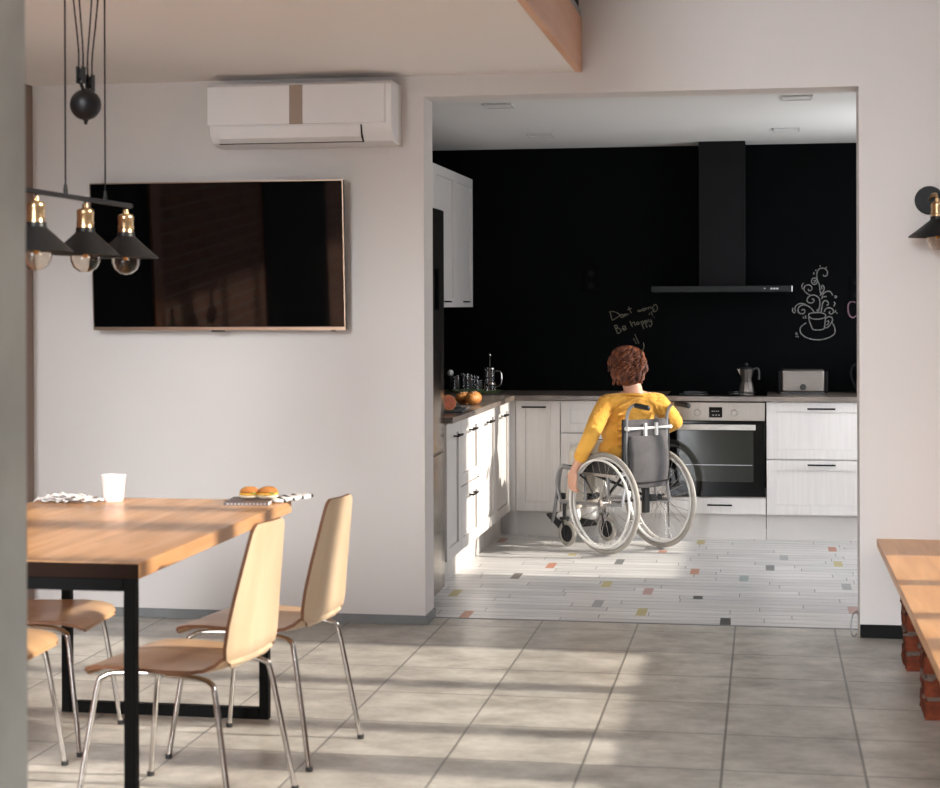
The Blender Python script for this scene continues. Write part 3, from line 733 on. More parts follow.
# chopping board and food
bd = thing('chopping_board', 'dark slate chopping board under the fruit on left worktop', 'board', (-.20, 1.40, .900), .10)
bm = B(); box(bm, -.14, .14, -.24, .24, 0, .012); obj('slab', bm, BOARD, bd, bevel=.003)
def loaf(x, y, rz, lb, L=.075, r=.034, z=.9):
    t = thing('bread_roll', lb, 'bread', (x,y,z), rz, 'bread on the worktop')
    bm = B(); ball(bm, (0,0,r*.92), (L, r*1.1, r*.92), sub=4)
    for v in bm.verts:
        a = v.co.x/L; v.co.z += .0035*max(0, sin(a*14))*(v.co.z/r)
        if v.co.z < .004: v.co.z = .0
    obj('crust', bm, CRUST, t, smooth=80)
    bm = B()
    for q in (-.4,0,.4):
        tube(bm, smooth_path([(q*L-.012,-r*.5,r*1.72),(q*L,0,r*1.93),(q*L+.012,r*.5,r*1.72)]), .003, 6)
    obj('score_mark', bm, CRUMB, t)
loaf(-.105, 1.90, 1.25, 'round crusty bread roll on worktop, right one of the pair', .062, .040)
loaf(-.175, 1.97, .9, 'darker bread roll tucked behind the other roll', .055, .036)
def half(x, y, lb, tilt, r=.045):
    t = thing('grapefruit_half', lb, 'fruit', (x,y,.9125), 0, 'cut grapefruit')
    MT = Matrix.Rotation(.5, 4, 'Z') @ Matrix.Rotation(tilt, 4, 'X')
    bm = B(); lathe(bm, [(0,-r),(r*.5,-r*.86),(r*.86,-r*.5),(r,0),(r*.93,0),(0,0)], 28, (0,0,r*.95), MT); obj('rind', bm, FRUITP, t, smooth=60)
    bm = B(); lathe(bm, [(0,.0025),(r*.9,.0025),(r*.9,0),(0,0)], 28, (0,0,r*.95), MT)
    f = obj('flesh', bm, FRUITF, t)
half(-.120, 1.22, 'cut grapefruit half facing forward beside refrigerator', R_(75), .042)
half(-.165, 1.33, 'second cut grapefruit piece just behind the first', R_(50), .036)
kn = thing('kitchen_knife', 'steel knife lying across edge of slate board', 'knife', (-.095, 1.42, .9125), 1.35)
bm = B(); prism(bm, [(-.01,-.012),(.13,-.010),(.16,.012),(-.01,.012)], 0, .002, 'z'); obj('blade', bm, STEEL, kn, smooth=0)
bm = B(); box(bm, -.11, -.01, -.009, .009, 0, .012); obj('handle', bm, BLKP, kn, bevel=.003)

# ------------------------------------------------------------------ dining table
tb = thing('dining_table', 'wooden dining table on black square steel frames', 'table', (-.66, -2.33, 0))
# top runs x -1.14..-.165, y -3.09..-1.55
bm = B(); box(bm, -.47, .475, -.745, .78, .705, .75); obj('tabletop', bm, TABLEW, tb, bevel=.003)
bm = B(); box(bm, -.47, .472, -.747, -.7452, .7055, .7475); obj('end_edge', bm, pm('dark_end_grain', (.016,.006,.003), .6, spec=.1), tb, smooth=0, label='dark brown end edge')
def uframe(y):
    t = .034; bm = B(); xl, xr = -.315, .463
    box(bm, xl, xl+t, y-t/2, y+t/2, 0, .705); box(bm, xr-t, xr, y-t/2, y+t/2, 0, .705)
    box(bm, xl+t, xr-t, y-t/2, y+t/2, 0, .04); box(bm, xl+t, xr-t, y-t/2, y+t/2, .67, .705)
    return obj('leg_frame', bm, BLKT, tb, bevel=.003, label='black steel leg frame')
uframe(.53); uframe(-.735)
# mug, napkin, magazine with rolls
mg = thing('mug', 'tall pinkish white cup standing on far side of dining table', 'mug', (-.832, -1.67, .75))
bm = B(); lathe(bm, [(0,0),(.033,0),(.036,.004),(.045,.095),(.0425,.096),(.0335,.008),(0,.007)], 36); obj('body', bm, MUG, mg, smooth=50)
bm = B(); lathe(bm, [(.0425,.095),(.0455,.095),(.0455,.098),(.0425,.098)], 36, closed=True); obj('rim', bm, PAPER, mg)
np_ = thing('folded_napkin', 'crumpled white folded paper lying left of the pink cup', 'napkin', (-.985, -1.72, .75), -.12)
bm = B(); rn = random.Random(5)
for (x0,x1,y0,y1,z) in ((-.12,.02,-.05,.05,.0),(-.10,.09,-.055,.03,.009),(.0,.13,-.03,.055,.004),(-.05,.07,-.06,.01,.015)):
    nx, ny = 10, 6; G = []
    for i in range(nx+1):
        G.append([bm.verts.new((x0+(x1-x0)*i/nx, y0+(y1-y0)*j/ny+.008*sin(i*1.1), .0015+z*1.3+.016*abs(sin(i*.9+j*.7+z*200))*(.4+rn.random()*.6))) for j in range(ny+1)])
    for i in range(nx):
        for j in range(ny): bm.faces.new((G[i][j],G[i+1][j],G[i+1][j+1],G[i][j+1]))
o = obj('sheet', bm, PAPER, np_, smooth=40); m = o.modifiers.new('s','SOLIDIFY'); m.thickness = .0015; m.offset = 1
mz = thing('magazine', 'dark printed magazine under the filled rolls at table corner', 'magazine', (-.310, -1.645, .75), .12)
bm = B(); box(bm, -.085, .075, -.08, .10, 0, .010); obj('pages', bm, PAPER, mz, bevel=.001)
bm = B(); box(bm, -.086, .076, -.081, .101, .010, .0112); box(bm, -.086, .076, -.0812, -.080, 0, .0112); cv = obj('cover', bm, pm('magazine_cover', (.06,.035,.03), .35, col2=(.14,.09,.08), vscale=40), mz, smooth=0, label='dark brown cover')
bm = B()
for i in range(11): x = -.075+i*.0135; box(bm, x, x+.008, -.0818, -.0812, .003, .0075)
obj('print', bm, LABELW, cv, smooth=0)
nk = thing('striped_napkin', 'white napkin with dark stripes hanging by the magazine at table corner', 'napkin', (-.192, -1.572, .750), .75)
bm = B()
nx, ny = 16, 4; G = []
for i in range(nx+1):
    G.append([bm.verts.new((-.07+.15*i/nx, -.045+.09*j/ny, .012+.003*sin(i*1.3+j)+ .010*(i/nx))) for j in range(ny+1)])
for i in range(nx):
    for j in range(ny):
        f = bm.faces.new((G[i][j],G[i+1][j],G[i+1][j+1],G[i][j+1])); f.material_index = 1 if i % 4 == 3 else 0
o = obj('cloth', bm, [PAPER, BLKP], nk, smooth=40); m = o.modifiers.new('s','SOLIDIFY'); m.thickness = .011; m.offset = -1
def burger(x, y, lb):
    t = thing('filled_roll', lb, 'bread', (x,y,.7615), 0, 'filled rolls on the magazine')
    bm = B(); ball(bm, (0,0,.011), (.038,.034,.011), sub=3); obj('bottom_bun', bm, CRUMB, t, smooth=80)
    bm = B(); lathe(bm, [(0,.016),(.036,.016),(.040,.019),(.036,.023),(0,.023)], 20); obj('filling', bm, EGG, t)
    bm = B(); ball(bm, (.016,-.022,.022), (.016,.012,.006), sub=2); obj('lettuce', bm, GREENL, t, smooth=80)
    bm = B(); lathe(bm, [(0,.024),(.034,.023),(.037,.028),(.031,.037),(.018,.044),(0,.046)], 24); obj('top_bun', bm, CRUST, t, smooth=60)
burger(-.325, -1.62, 'filled bread roll on the magazine, left of the two')
burger(-.258, -1.61, 'filled bread roll on the magazine, right of the two')

# ------------------------------------------------------------------ chairs
def shell(name, prof, mats, parent):
    """prof: list of (x, z, halfwidth, dish) along the seat->back curve; local +x is the front"""
    t = .011; bm = B(); rows = []; nv = 9
    pts = [Vector((p[0],0,p[1])) for p in prof]
    for i, (x, z, hw, dish) in enumerate(prof):
        a = pts[max(0,i-1)]; b = pts[min(len(pts)-1,i+1)]; T = (b-a).normalized(); N = Vector((-T.z,0,T.x))
        if N.z < -.5: N = -N
        top = []; bot = []
        for j in range(nv):
            u = -1+2*j/(nv-1); off = dish*(u*u)
            p = Vector((x, u*hw, z)) + Vector((0,0,1))*off if abs(N.z) > .5 else Vector((x + off, u*hw, z))
            top.append(bm.verts.new(p + N*t/2)); bot.append(bm.verts.new(p - N*t/2))
        rows.append((top, bot))
    for i in range(len(rows)-1):
        (t0,b0),(t1,b1) = rows[i], rows[i+1]
        for j in range(nv-1):
            bm.faces.new((t0[j],t0[j+1],t1[j+1],t1[j])).material_index = 0
            bm.faces.new((b0[j],b1[j],b1[j+1],b0[j+1])).material_index = 0
        bm.faces.new((t0[0],t1[0],b1[0],b0[0])).material_index = 1
        bm.faces.new((t0[-1],b0[-1],b1[-1],t1[-1])).material_index = 1
    for (tt, bb) in (rows[0], rows[-1]):
        for j in range(nv-1): bm.faces.new((tt[j],bb[j],bb[j+1],tt[j+1])).material_index = 1
    return obj(name, bm, mats, parent, smooth=50)
def lerp(a, b, t): return a+(b-a)*t
def make_chair(label):
    c = thing('dining_chair', label, 'chair', (0,0,0), 0, 'plywood dining chairs')
    # seat: front (x=.24) to bend (x=-.17); front edge rounds down
    S_ = []
    for x, z, hw, d in ((.248,.396,.150,0),(.244,.408,.170,0),(.230,.420,.188,0),(.19,.429,.198,.001),(.12,.431,.203,.003),(.04,.427,.205,.005),(-.04,.423,.203,.008),(-.11,.421,.198,.011),(-.15,.424,.190,.014),(-.178,.433,.178,.018),(-.196,.448,.162,.020)):
        S_.append((x,z,hw,d))
    shell('seat', S_, [PLYS, PLYE], c)
    Bk = []
    for x, z, hw, d in ((-.192,.436,.110,.0),(-.204,.446,.135,.008),(-.214,.465,.158,.013),(-.220,.50,.166,.015),(-.227,.56,.160,.015),(-.238,.64,.145,.013),(-.251,.72,.128,.011),(-.262,.79,.112,.009),(-.267,.822,.104,.008),(-.270,.838,.094,.008),(-.271,.846,.078,.008)):
        Bk.append((x,z,hw,d))
    shell('backrest', Bk, [PLY, PLYE], c)
    # legs: chromed tube, front and rear each side
    for s in (-1, 1):
        bm = B(); tube(bm, smooth_path([(.06,s*.13,.408),(.15,s*.155,.407),(.185,s*.170,.396),(.200,s*.178,.370),(.225,s*.195,.20),(.250,s*.212,.012)], 5), .0085, 12)
        lg = obj('leg', bm, CHROME, c, smooth=60)
        bm = B(); cyl(bm, .0115, 0, .014, (.2515,s*.213,0), 14); obj('foot_cap', bm, BLKP, lg)
        bm = B(); tube(bm, smooth_path([(.0,s*.13,.404),(-.12,s*.155,.406),(-.165,s*.170,.396),(-.180,s*.178,.370),(-.212,s*.192,.20),(-.245,s*.208,.012)], 5), .0085, 12)
        lg = obj('leg', bm, CHROME, c, smooth=60)
        bm = B(); cyl(bm, .0115, 0, .014, (-.2465,s*.209,0), 14); obj('foot_cap', bm, BLKP, lg)
    bm = B(); tube(bm, [(.07,-.135,.408),(.07,.135,.408)], .008, 10); tube(bm, [(-.05,-.135,.404),(-.05,.135,.404)], .008, 10)
    tube(bm, [(.07,-.13,.408),(-.05,-.13,.404)], .008, 10); tube(bm, [(.07,.13,.408),(-.05,.13,.404)], .008, 10); obj('seat_frame', bm, CHROME, c)
    return c
ch = make_chair('plywood chair nearest the camera, on the right of table')
ch.location = (-.140, -2.80, 0); ch.rotation_euler = (0,0,pi-R_(9))
dup(ch, 'plywood chair with back fully in view, right of table corner', (-.088, -2.18, 0), pi-R_(9))
dup(ch, 'plywood chair on left side of table, farther seat, back behind pillar', (-.93, -2.18, 0), R_(4))
dup(ch, 'plywood chair on left side of table, nearer seat edge beside pillar', (-.915, -2.70, 0), R_(2))

# ------------------------------------------------------------------ bench on brick piers
bn = thing('window_bench', 'long honey coloured wooden bench top along the right window wall', 'bench', (2.39, -1.6, 0))
bm = B(); box(bm, -.36, .358, -4.0, 1.598, .402, .438); obj('bench_top', bm, BENCHW, bn, bevel=.003)
rb = random.Random(11)
def pier(label, y):
    t = thing('brick_pier', label, 'pier', (2.42, y, 0), 0, 'brick piers under the bench')
    bw, bh, m = .115, .065, .012
    z = 0.0; i = 0
    core = B(); box(core, -.31, .31, -.105, .105, 0, .401); obj('mortar', core, MORT, t, smooth=0)
    bh = .068
    while z+bh <= .402:
        off = 0 if i % 2 == 0 else -.06
        for xa in (-.318+off, -.318+off+.225, -.318+off+.45):
            for ya in ((-.112,-.004),(.004,.112)):
                x0 = max(xa, -.318+rb.uniform(-.008,.004)); x1 = min(xa+.215, .318)
                if x1-x0 < .03: continue
                j = lambda: rb.uniform(-.004,.004)
                bmk = B(); box(bmk, x0+j(), x1+j(), ya[0]+j(), ya[1]+j(), z+.001, z+bh-.001)
                bmesh.ops.subdivide_edges(bmk, edges=bmk.edges[:], cuts=3, use_grid_fill=True)
                for v in bmk.verts: v.co += Vector((rb.uniform(-.0025,.0025), rb.uniform(-.0025,.0025), rb.uniform(-.001,.001)))
                obj('brick', bmk, BRICKP, t, smooth=0)
        z += bh+m; i += 1
    for k in range(10):
        bm = B(); ball(bm, (-.314+rb.uniform(-.004,.006), rb.uniform(-.11,.11), rb.choice((.07,.147,.224,.301))), (.010,rb.uniform(.012,.03),rb.uniform(.008,.014)), sub=2); obj('mortar_lump', bm, MORT, t, smooth=60)
        bm = B(); ball(bm, (rb.uniform(-.31,-.2), -.110, rb.choice((.07,.147,.224,.301))), (rb.uniform(.01,.03),.007,rb.uniform(.006,.011)), sub=2); obj('mortar_lump', bm, MORT, t, smooth=60)
pier('rough red brick pier under bench, farther from camera near the wall', -.565)
pier('rough red brick pier under bench, nearer and cut by the frame', -1.355)
# cable hanging at foot of right jamb
bm = B(); tube(bm, smooth_path([(1.945,.02,.012),(1.93,-.02,.006),(1.918,-.03,.03),(1.925,-.02,.10),(1.945,.0,.115),(1.95,.04,.10)]), .0035, 8)
tag(obj('cable', bm, GREYTUBE, smooth=60), 'short grey cable loop at foot of the right side of opening', 'cable')

# ------------------------------------------------------------------ wheelchair (local +y forward, +x right)
TH = R_(48); WC = (.762, 2.444, 0)
wc = thing('wheelchair', 'folding wheelchair with grey backrest and spoked wheels on kitchen floor', 'wheelchair', WC, TH)
MYR = Matrix.Rotation(pi/2, 4, 'Y')
def torus(bm, R, r, c, M, seg=64, ms=12, flat=1.0):
    pts = [(R + r*cos(2*pi*k/ms), r*flat*sin(2*pi*k/ms)) for k in range(ms)]
    lathe(bm, pts, seg, c, M, closed=True)
    return bm
def drive_wheel(s):
    x = s*.226; c = (x,0,.302)
    bm = B(); torus(bm, .287, .0145, c, MYR, 72, 12); w = obj('drive_wheel', bm, TYRE, wc, smooth=80)
    bm = B(); torus(bm, .266, .0085, c, MYR, 72, 8, 1.3); obj('rim', bm, CREAM, w, smooth=80)
    bm = B(); torus(bm, .258, .0075, (x+s*.042,0,.302), MYR, 72, 10)
    for k in range(6):
        a = 2*pi*k/6+.3; tube(bm, [(x+s*.008,.266*cos(a),.302+.266*sin(a)),(x+s*.042,.258*cos(a),.302+.258*sin(a))], .0032, 6)
    obj('push_rim', bm, CREAM, w, smooth=80)
    bm = B(); lathe(bm, [(0,-.035),(.012,-.035),(.024,-.031),(.024,-.026),(.014,-.022),(.014,.022),(.024,.026),(.024,.031),(.012,.035),(0,.035)], 24, c, MYR); obj('hub', bm, CHROME, w)
    for k in range(28):
        a = 2*pi*k/28; a2 = a + (.55 if k % 2 else -.55); sx = s*(.027 if k % 4 < 2 else -.027)
        bm = B(); tube(bm, [(x+sx,.022*cos(a2),.302+.022*sin(a2)),(x,.262*cos(a),.302+.262*sin(a))], .0013, 5, cap=False); obj('spoke', bm, CHROME, w, smooth=80)
for s in (-1, 1): drive_wheel(s)
def caster(s):
    x = s*.165; c = (x,.40,.077)
    bm = B(); torus(bm, .063, .0135, c, MYR, 40, 10); w = obj('caster', bm, TYRE, wc, smooth=80)
    bm = B(); lathe(bm, [(0,-.014),(.018,-.014),(.02,-.008),(.054,-.006),(.054,.006),(.02,.008),(.018,.014),(0,.014)], 28, c, MYR); obj('caster_hub', bm, BLKP, w)
    bm = B()
    for q in (-.021,.021): tube(bm, [(x+q,.40,.077),(x+q,.425,.165)], .006, 8)
    box(bm, x-.026, x+.026, .41, .442, .160, .176); tube(bm, [(x,.428,.17),(x,.428,.27)], .011, 12); obj('caster_fork', bm, BLKP, w)
for s in (-1, 1): caster(s)
for s in (-1, 1):
    x = s*.195; bm = B()
    tube(bm, smooth_path([(x,-.13,.30),(x,.10,.285),(x,.36,.275),(x,.428,.27)]), .011, 12)           # lower rail
    tube(bm, [(x,-.13,.48),(x,.40,.485)], .011, 12)                                                 # seat rail
    tube(bm, smooth_path([(x,.30,.47),(x,.38,.49),(x,.44,.46),(x,.46,.38),(x,.43,.275)]), .011, 12)
    tube(bm, [(x,0,.302),(x,0,.48)], .010, 10)
    tube(bm, [(x,.20,.28),(x,.20,.48)], .009, 10)
    obj('side_frame', bm, GREYTUBE, wc)
    # back post with push handle
    xp = s*.164
    bm = B(); tube(bm, smooth_path([(s*.195,-.12,.30),(xp,-.12,.45),(xp,-.12,.62),(xp,-.125,.78),(xp,-.14,.845),(xp,-.175,.880),(xp,-.215,.884)]), .0105, 12); p = obj('back_post', bm, GREYTUBE, wc)
    bm = B(); tube(bm, [(xp,-.205,.885),(xp,-.310,.875)], .0155, 14); ball(bm, (xp,-.310,.875), (.016,.008,.016)); obj('push_grip', bm, BLKP, p, label='black rubber push grip')
    # side guard + armrest
    xs = s*.212
    bm = B(); box(bm, xs-.003, xs+.003, -.08, .24, .47, .585); g = obj('side_guard', bm, BLKP, wc, bevel=.002)
    bm = B(); box(bm, xs-.006, xs+.006, -.09, .25, .455, .472); obj('guard_edge', bm, ALU, g, bevel=.002)
    # footrest
    xf = s*.155
    bm = B(); tube(bm, smooth_path([(s*.19,.36,.49),(s*.187,.42,.49),(s*.178,.455,.43),(xf,.54,.17),(xf,.55,.13)]), .0105, 12); f = obj('footrest_hanger', bm, GREYTUBE, wc)
    bm = B(); MF = Matrix.Translation((s*.085,.545,.135)) @ Matrix.Rotation(R_(32), 4, 'X'); box(bm, -.070, .070, -.075, .075, -.008, .008, MF); obj('foot_plate', bm, BLKP, f, bevel=.004)
    bm = B(); tube(bm, smooth_path([(s*.20,.12,.33),(s*.215,.17,.42),(s*.225,.21,.45)]), .006, 8); ball(bm, (s*.225,.21,.455), .010); obj('brake_lever', bm, BLKP, wc)
bm = B(); tube(bm, [(-.172,-.155,.745),(.172,-.155,.745)], .008, 12)
for x in (-.045, .045): box(bm, x-.008, x+.008, -.168, -.150, .700, .775)
for s in (-1,1): tube(bm, [(s*.172,-.125,.745),(s*.172,-.155,.745)], .012, 10)
obj('cross_bar', bm, CREAM, wc, label='white folding cross bar')
# backrest sling
bm = B(); nx = 12; zs = (.46,.52,.60,.68,.76,.795); G = []
for z in zs:
    G.append([bm.verts.new((-.172+.344*i/nx, -.118-.028*sin(pi*i/nx)-.004*sin(i*2+z*40), z)) for i in range(nx+1)])
for a in range(len(zs)-1):
    for i in range(nx): bm.faces.new((G[a][i],G[a][i+1],G[a+1][i+1],G[a+1][i]))
o = obj('backrest', bm, GFAB, wc, smooth=60); m = o.modifiers.new('s','SOLIDIFY'); m.thickness = .012; m.offset = 0
bm = B(); G = []; zs = (.395,.41,.45,.52,.60,.67,.70)
for z in zs:
    bul = .018*sin(pi*min(1,max(0,(z-.39)/.31)))
    G.append([bm.verts.new((-.152+.304*i/nx, -.132-.030*sin(pi*i/nx)-bul, z)) for i in range(nx+1)])
for a in range(len(zs)-1):
    for i in range(nx): bm.faces.new((G[a][i],G[a][i+1],G[a+1][i+1],G[a+1][i]))
o = obj('back_pocket', bm, GFAB, wc, smooth=60, label='grey back pocket'); m = o.modifiers.new('s','SOLIDIFY'); m.thickness = .012; m.offset = 0
bm = B(); tube(bm, [(-.15,-.158,.43),(-.05,-.182,.428),(.05,-.182,.428),(.15,-.158,.43)], .004, 6); obj('pocket_seam', bm, BFAB, wc)
bm = B(); box(bm, -.19, -.160, -.128, -.108, .42, .80); obj('back_edging', bm, BFAB, wc, bevel=.006)
bm = B(); box(bm, .160, .19, -.128, -.108, .42, .80); obj('back_edging', bm, BFAB, wc, bevel=.006)
bm = B(); G = []
for i in range(9):
    y = -.11+.50*i/8; G.append([bm.verts.new((-.195+.39*k/8, y, .492-.022*sin(pi*k/8))) for k in range(9)])
for i in range(8):
    for k in range(8): bm.faces.new((G[i][k],G[i+1][k],G[i+1][k+1],G[i][k+1]))
o = obj('seat', bm, BFAB, wc, smooth=60); m = o.modifiers.new('s','SOLIDIFY'); m.thickness = .02; m.offset = 0
bm = B()
tube(bm, [(-.195,.05,.30),(.195,.22,.48)], .009, 10); tube(bm, [(.195,.05,.30),(-.195,.22,.48)], .009, 10)
tube(bm, [(-.22,0,.302),(.22,0,.302)], .008, 10); obj('cross_brace', bm, BLKP, wc)
bm = B(); box(bm, -.02, .02, -.13, -.10, .24, .41); tube(bm, [(-.06,-.11,.325),(.13,-.11,.325)], .008, 10); ball(bm, (.12,-.11,.325), .018); box(bm, .03,.08,-.125,-.095,.305,.345)
obj('rear_bracket', bm, BLKP, wc, bevel=.003)
bm = B(); tube(bm, smooth_path([(-.165,.495,.30),(-.10,.42,.295),(0,.35,.295),(.10,.42,.295),(.165,.495,.30)]), .020, 10, flat=1.0)
for v in bm.verts: v.co.y = v.co.y
o = obj('calf_strap', bm, BFAB, wc)

# ------------------------------------------------------------------ person (world aligned, relative to the chair's spot)
person = thing('person', 'person with curly red hair in yellow top seated in wheelchair, seen from behind', 'person', WC)
ax = Vector((cos(TH), sin(TH), 0)); fw = Vector((-sin(TH), cos(TH), 0))
def Lc(a, f, z): return ax*a + fw*f + Vector((0,0,z))
pelvis = Lc(0,.085,.575); waist = Lc(-.01,.060,.70); chest = Vector((-.012,.030,.82)); 
sd = Vector((.95,.31,0)).normalized(); bk = Vector((-sd.y, sd.x, 0))   # bk: torso forward
LS = Vector((-.150,-.040,.880)); RS = LS + sd*.318 + Vector((0,0,.005))
neck = (LS+RS)/2 + Vector((.006,.012,.075)); headc = Vector((-.036,.035,1.112))
LE = Lc(-.285,.050,.70); LW = Lc(-.292,.195,.485)
RE = Vector((.248,.125,.765)); RW = Lc(.225,.16,.645)
hipL, hipR = Lc(-.085,.11,.575), Lc(.085,.11,.575)
kL, kR = Lc(-.095,.375,.565), Lc(.095,.43,.57)
aL, aR = Lc(-.09,.425,.215), Lc(.085,.455,.215)

def fingers(bm, wrist, d, palmn, side, scale=1.0, curl=.5, thumb_out=1):
    """d: wrist->fingers, palmn: palm normal, side: thumb side"""
    d = d.normalized(); side = (side - d*side.dot(d)).normalized(); n = d.cross(side).normalized()
    if n.dot(palmn) < 0: n = -n
    pc = wrist + d*.045*scale
    Mx = Matrix((side, n, d)).transposed()
    ball(bm, pc, (.040*scale, .015*scale, .050*scale), Mx, 3)
    capsule(bm, wrist, .022*scale, wrist+d*.03*scale, .021*scale)
    for k, (o, L) in enumerate(((.030,.070),(.010,.078),(-.010,.072),(-.029,.056))):
        base = wrist + d*.082*scale + side*o*scale
        p = [base - d*.02*scale, base]; ang = 0; cur = base
        for q, fr in enumerate((.45,.30,.25)):
            ang += curl*(.75 if q == 0 else 1.0)
            dir_ = d*cos(ang) + n*sin(ang); cur = cur + dir_*L*fr*scale; p.append(cur)
        chain(bm, p, [.0095*scale,.0092*scale,.0085*scale,.0078*scale,.0068*scale])
    tb_ = wrist + d*.028*scale + side*.030*scale
    td = (d*.55 + side*.75*thumb_out + n*.35).normalized()
    chain(bm, [wrist+d*.02*scale+side*.015*scale, tb_, tb_+td*.034*scale, tb_+td*.034*scale+(td+d*.5+n*.5).normalized()*.028*scale], [.014*scale,.0125*scale,.0105*scale,.0085*scale])

bm = B()
# torso, neck
ball(bm, pelvis, (.150,.105,.10), Matrix.Rotation(TH,3,'Z')); ball(bm, waist, (.118,.088,.11), Matrix.Rotation(TH*.6,3,'Z')); ball(bm, chest, (.135,.092,.13), Matrix.Rotation(.32,3,'Z'))
chain(bm, [LS, neck-Vector((0,0,.035)), RS], [.046,.050,.046]); chain(bm, [chest, neck, headc-Vector((0,0,.02))], [.085,.056,.050])
# head: skull and jaw facing forward-left of the torso direction
HF = (bk*.9 + fw*.6).normalized(); HRt = HF.cross(Vector((0,0,1)))
HM = Matrix((HRt, HF, Vector((0,0,1)))).transposed()
ball(bm, headc, (.073,.092,.100), HM, 4); ball(bm, headc + HF*.035 - Vector((0,0,.055)), (.052,.055,.055), HM, 3)
chain(bm, [headc+HF*.088+Vector((0,0,.012)), headc+HF*.105-Vector((0,0,.018))], [.008,.012])   # nose
for s in (-1,1):
    ball(bm, headc + HRt*s*.074 - HF*.002 - Vector((0,0,.008)), (.010,.018,.028), HM, 2)       # ears
    ball(bm, headc + HF*.080 + HRt*s*.028 + Vector((0,0,.030)), (.020,.010,.006), HM, 2)       # brow
# arms
chain(bm, [LS, LE, LW], [.044,.034,.024]); chain(bm, [RS, RE, RW], [.044,.034,.024])
fingers(bm, LW, (Lc(-.292,.215,.38)-LW), ax, fw, 1.0, .45)
fingers(bm, RW, fw*.9-ax*.35+Vector((0,0,-.10)), Vector((0,0,-1)), -ax, 1.0, .30)
# legs and feet
chain(bm, [hipL, kL, aL], [.072,.050,.034]); chain(bm, [hipR, kR, aR], [.072,.050,.034])
for a, x in ((aL,-1),(aR,1)): chain(bm, [a, a-Vector((0,0,.045))+fw*-.01, a+fw*.10-Vector((0,0,.052))], [.032,.030,.024])
body = remeshed('body', bm, SKIN, person, .0055, 4)
for s in (-1,1):
    bm = B(); ball(bm, headc + HF*.083 + HRt*s*.030 + Vector((0,0,.010)), .011, sub=3); e = obj('eye', bm, EYEW, person, smooth=80)
    bm = B(); ball(bm, headc + HF*.0915 + HRt*s*.030 + Vector((0,0,.010)), (.0045,.0045,.0045), sub=2); obj('iris', bm, EYEB, e, smooth=80)
bm = B(); tube(bm, smooth_path([headc+HF*.086+HRt*-.020-Vector((0,0,.052)), headc+HF*.094-Vector((0,0,.053)), headc+HF*.086+HRt*.020-Vector((0,0,.052))]), [.0045]*3 if False else .0048, 8); obj('lips', bm, LIP, person, smooth=80)
# sweater
bm = B()
ball(bm, Lc(-.01,.075,.60), (.170,.125,.095), Matrix.Rotation(TH,3,'Z')); ball(bm, waist, (.145,.112,.13), Matrix.Rotation(TH*.6,3,'Z')); ball(bm, chest, (.158,.116,.13), Matrix.Rotation(.32,3,'Z'))
ball(bm, (chest+Vector((0,0,.03))), (.165,.108,.095), Matrix.Rotation(.32,3,'Z'))
chain(bm, [LS, (LS+RS)/2+Vector((0,.005,.008)), RS], [.060,.066,.060])
capsule(bm, neck-Vector((0,0,.085)), .085, neck-Vector((0,0,.055)), .066)
cuffL = LE.lerp(LW, .52); 
mid = LS.lerp(LE,.5)
chain(bm, [LS, mid+Vector((-.006,-.004,0)), LE, cuffL], [.058,.055,.050,.044])
cuffR = RE.lerp(RW, .45)
chain(bm, [RS, RS.lerp(RE,.5)+Vector((.004,0,-.002)), RE, cuffR], [.058,.055,.050,.042])
# folds: raised ridges fanning from the armpits and across the back
def ridge(pts, r): chain(bm, [Vector(p) for p in pts], [r]*len(pts))
for k in range(6):
    z = .64+.045*k
    p0 = Lc(-.130+.012*(k%2), -.02, z); p1 = Lc(-.03, -.060, z+.028+.01*(k%3)); p2 = Lc(.07,-.045,z+.04)
    ridge([p0,p1,p2], .012)
for a, b, f in ((LS,LE,1),(RS,RE,1)):
    for k in range(5):
        t = .2+.16*k; c = a.lerp(b, t); d = (b-a).normalized(); q = d.cross(Vector((0,1,0))).normalized()
        ridge([c+q*.046+Vector((0,-.012,.01)), c+Vector((0,-.050,0)), c-q*.046+Vector((0,-.012,-.014))], .009)
sweater = remeshed('sweater', bm, YELLOW, person, .0055, 12, label='yellow sweater')
bm = B()
d = (cuffL-LE).normalized(); tube(bm, [cuffL-d*.004, cuffL+d*.028, cuffL+d*.040], [.0445,.041,.036], 22); 
d2 = (cuffR-RE).normalized(); tube(bm, [cuffR-d2*.004, cuffR+d2*.028, cuffR+d2*.040], [.043,.040,.034], 22); obj('cuff', bm, YCUFF, sweater, smooth=60)
bm = B(); torus(bm, .070, .009, neck-Vector((0,.006,.036)), Matrix.Rotation(R_(-14),4,'X')); obj('collar', bm, YCUFF, sweater, smooth=80)
# trousers
bm = B()
ball(bm, Lc(0,.09,.565), (.150,.115,.070), Matrix.Rotation(TH,3,'Z'))
chain(bm, [hipL, hipL.lerp(kL,.5), kL, kL.lerp(aL,.5)-fw*.01, aL+Vector((0,0,.045))], [.078,.070,.060,.062,.058]); chain(bm, [hipR, hipR.lerp(kR,.5), kR, kR.lerp(aR,.5)-fw*.01, aR+Vector((0,0,.045))], [.078,.070,.060,.062,.058])
remeshed('trousers', bm, CREAMTR, person, .006, 5, label='cream trousers')
for a in (aL, aR):
    bm = B(); b0 = a-Vector((0,0,.045))
    chain(bm, [a-Vector((0,0,.01)), b0-fw*.012, b0+fw*.05, b0+fw*.125-Vector((0,0,.008))], [.042,.036,.036,.028])
    for v in bm.verts:
        if v.co.z < b0.z-.034: v.co.z = b0.z-.034
    remeshed('shoe', bm, WHITESH, person, .005, 3, label='white shoe')
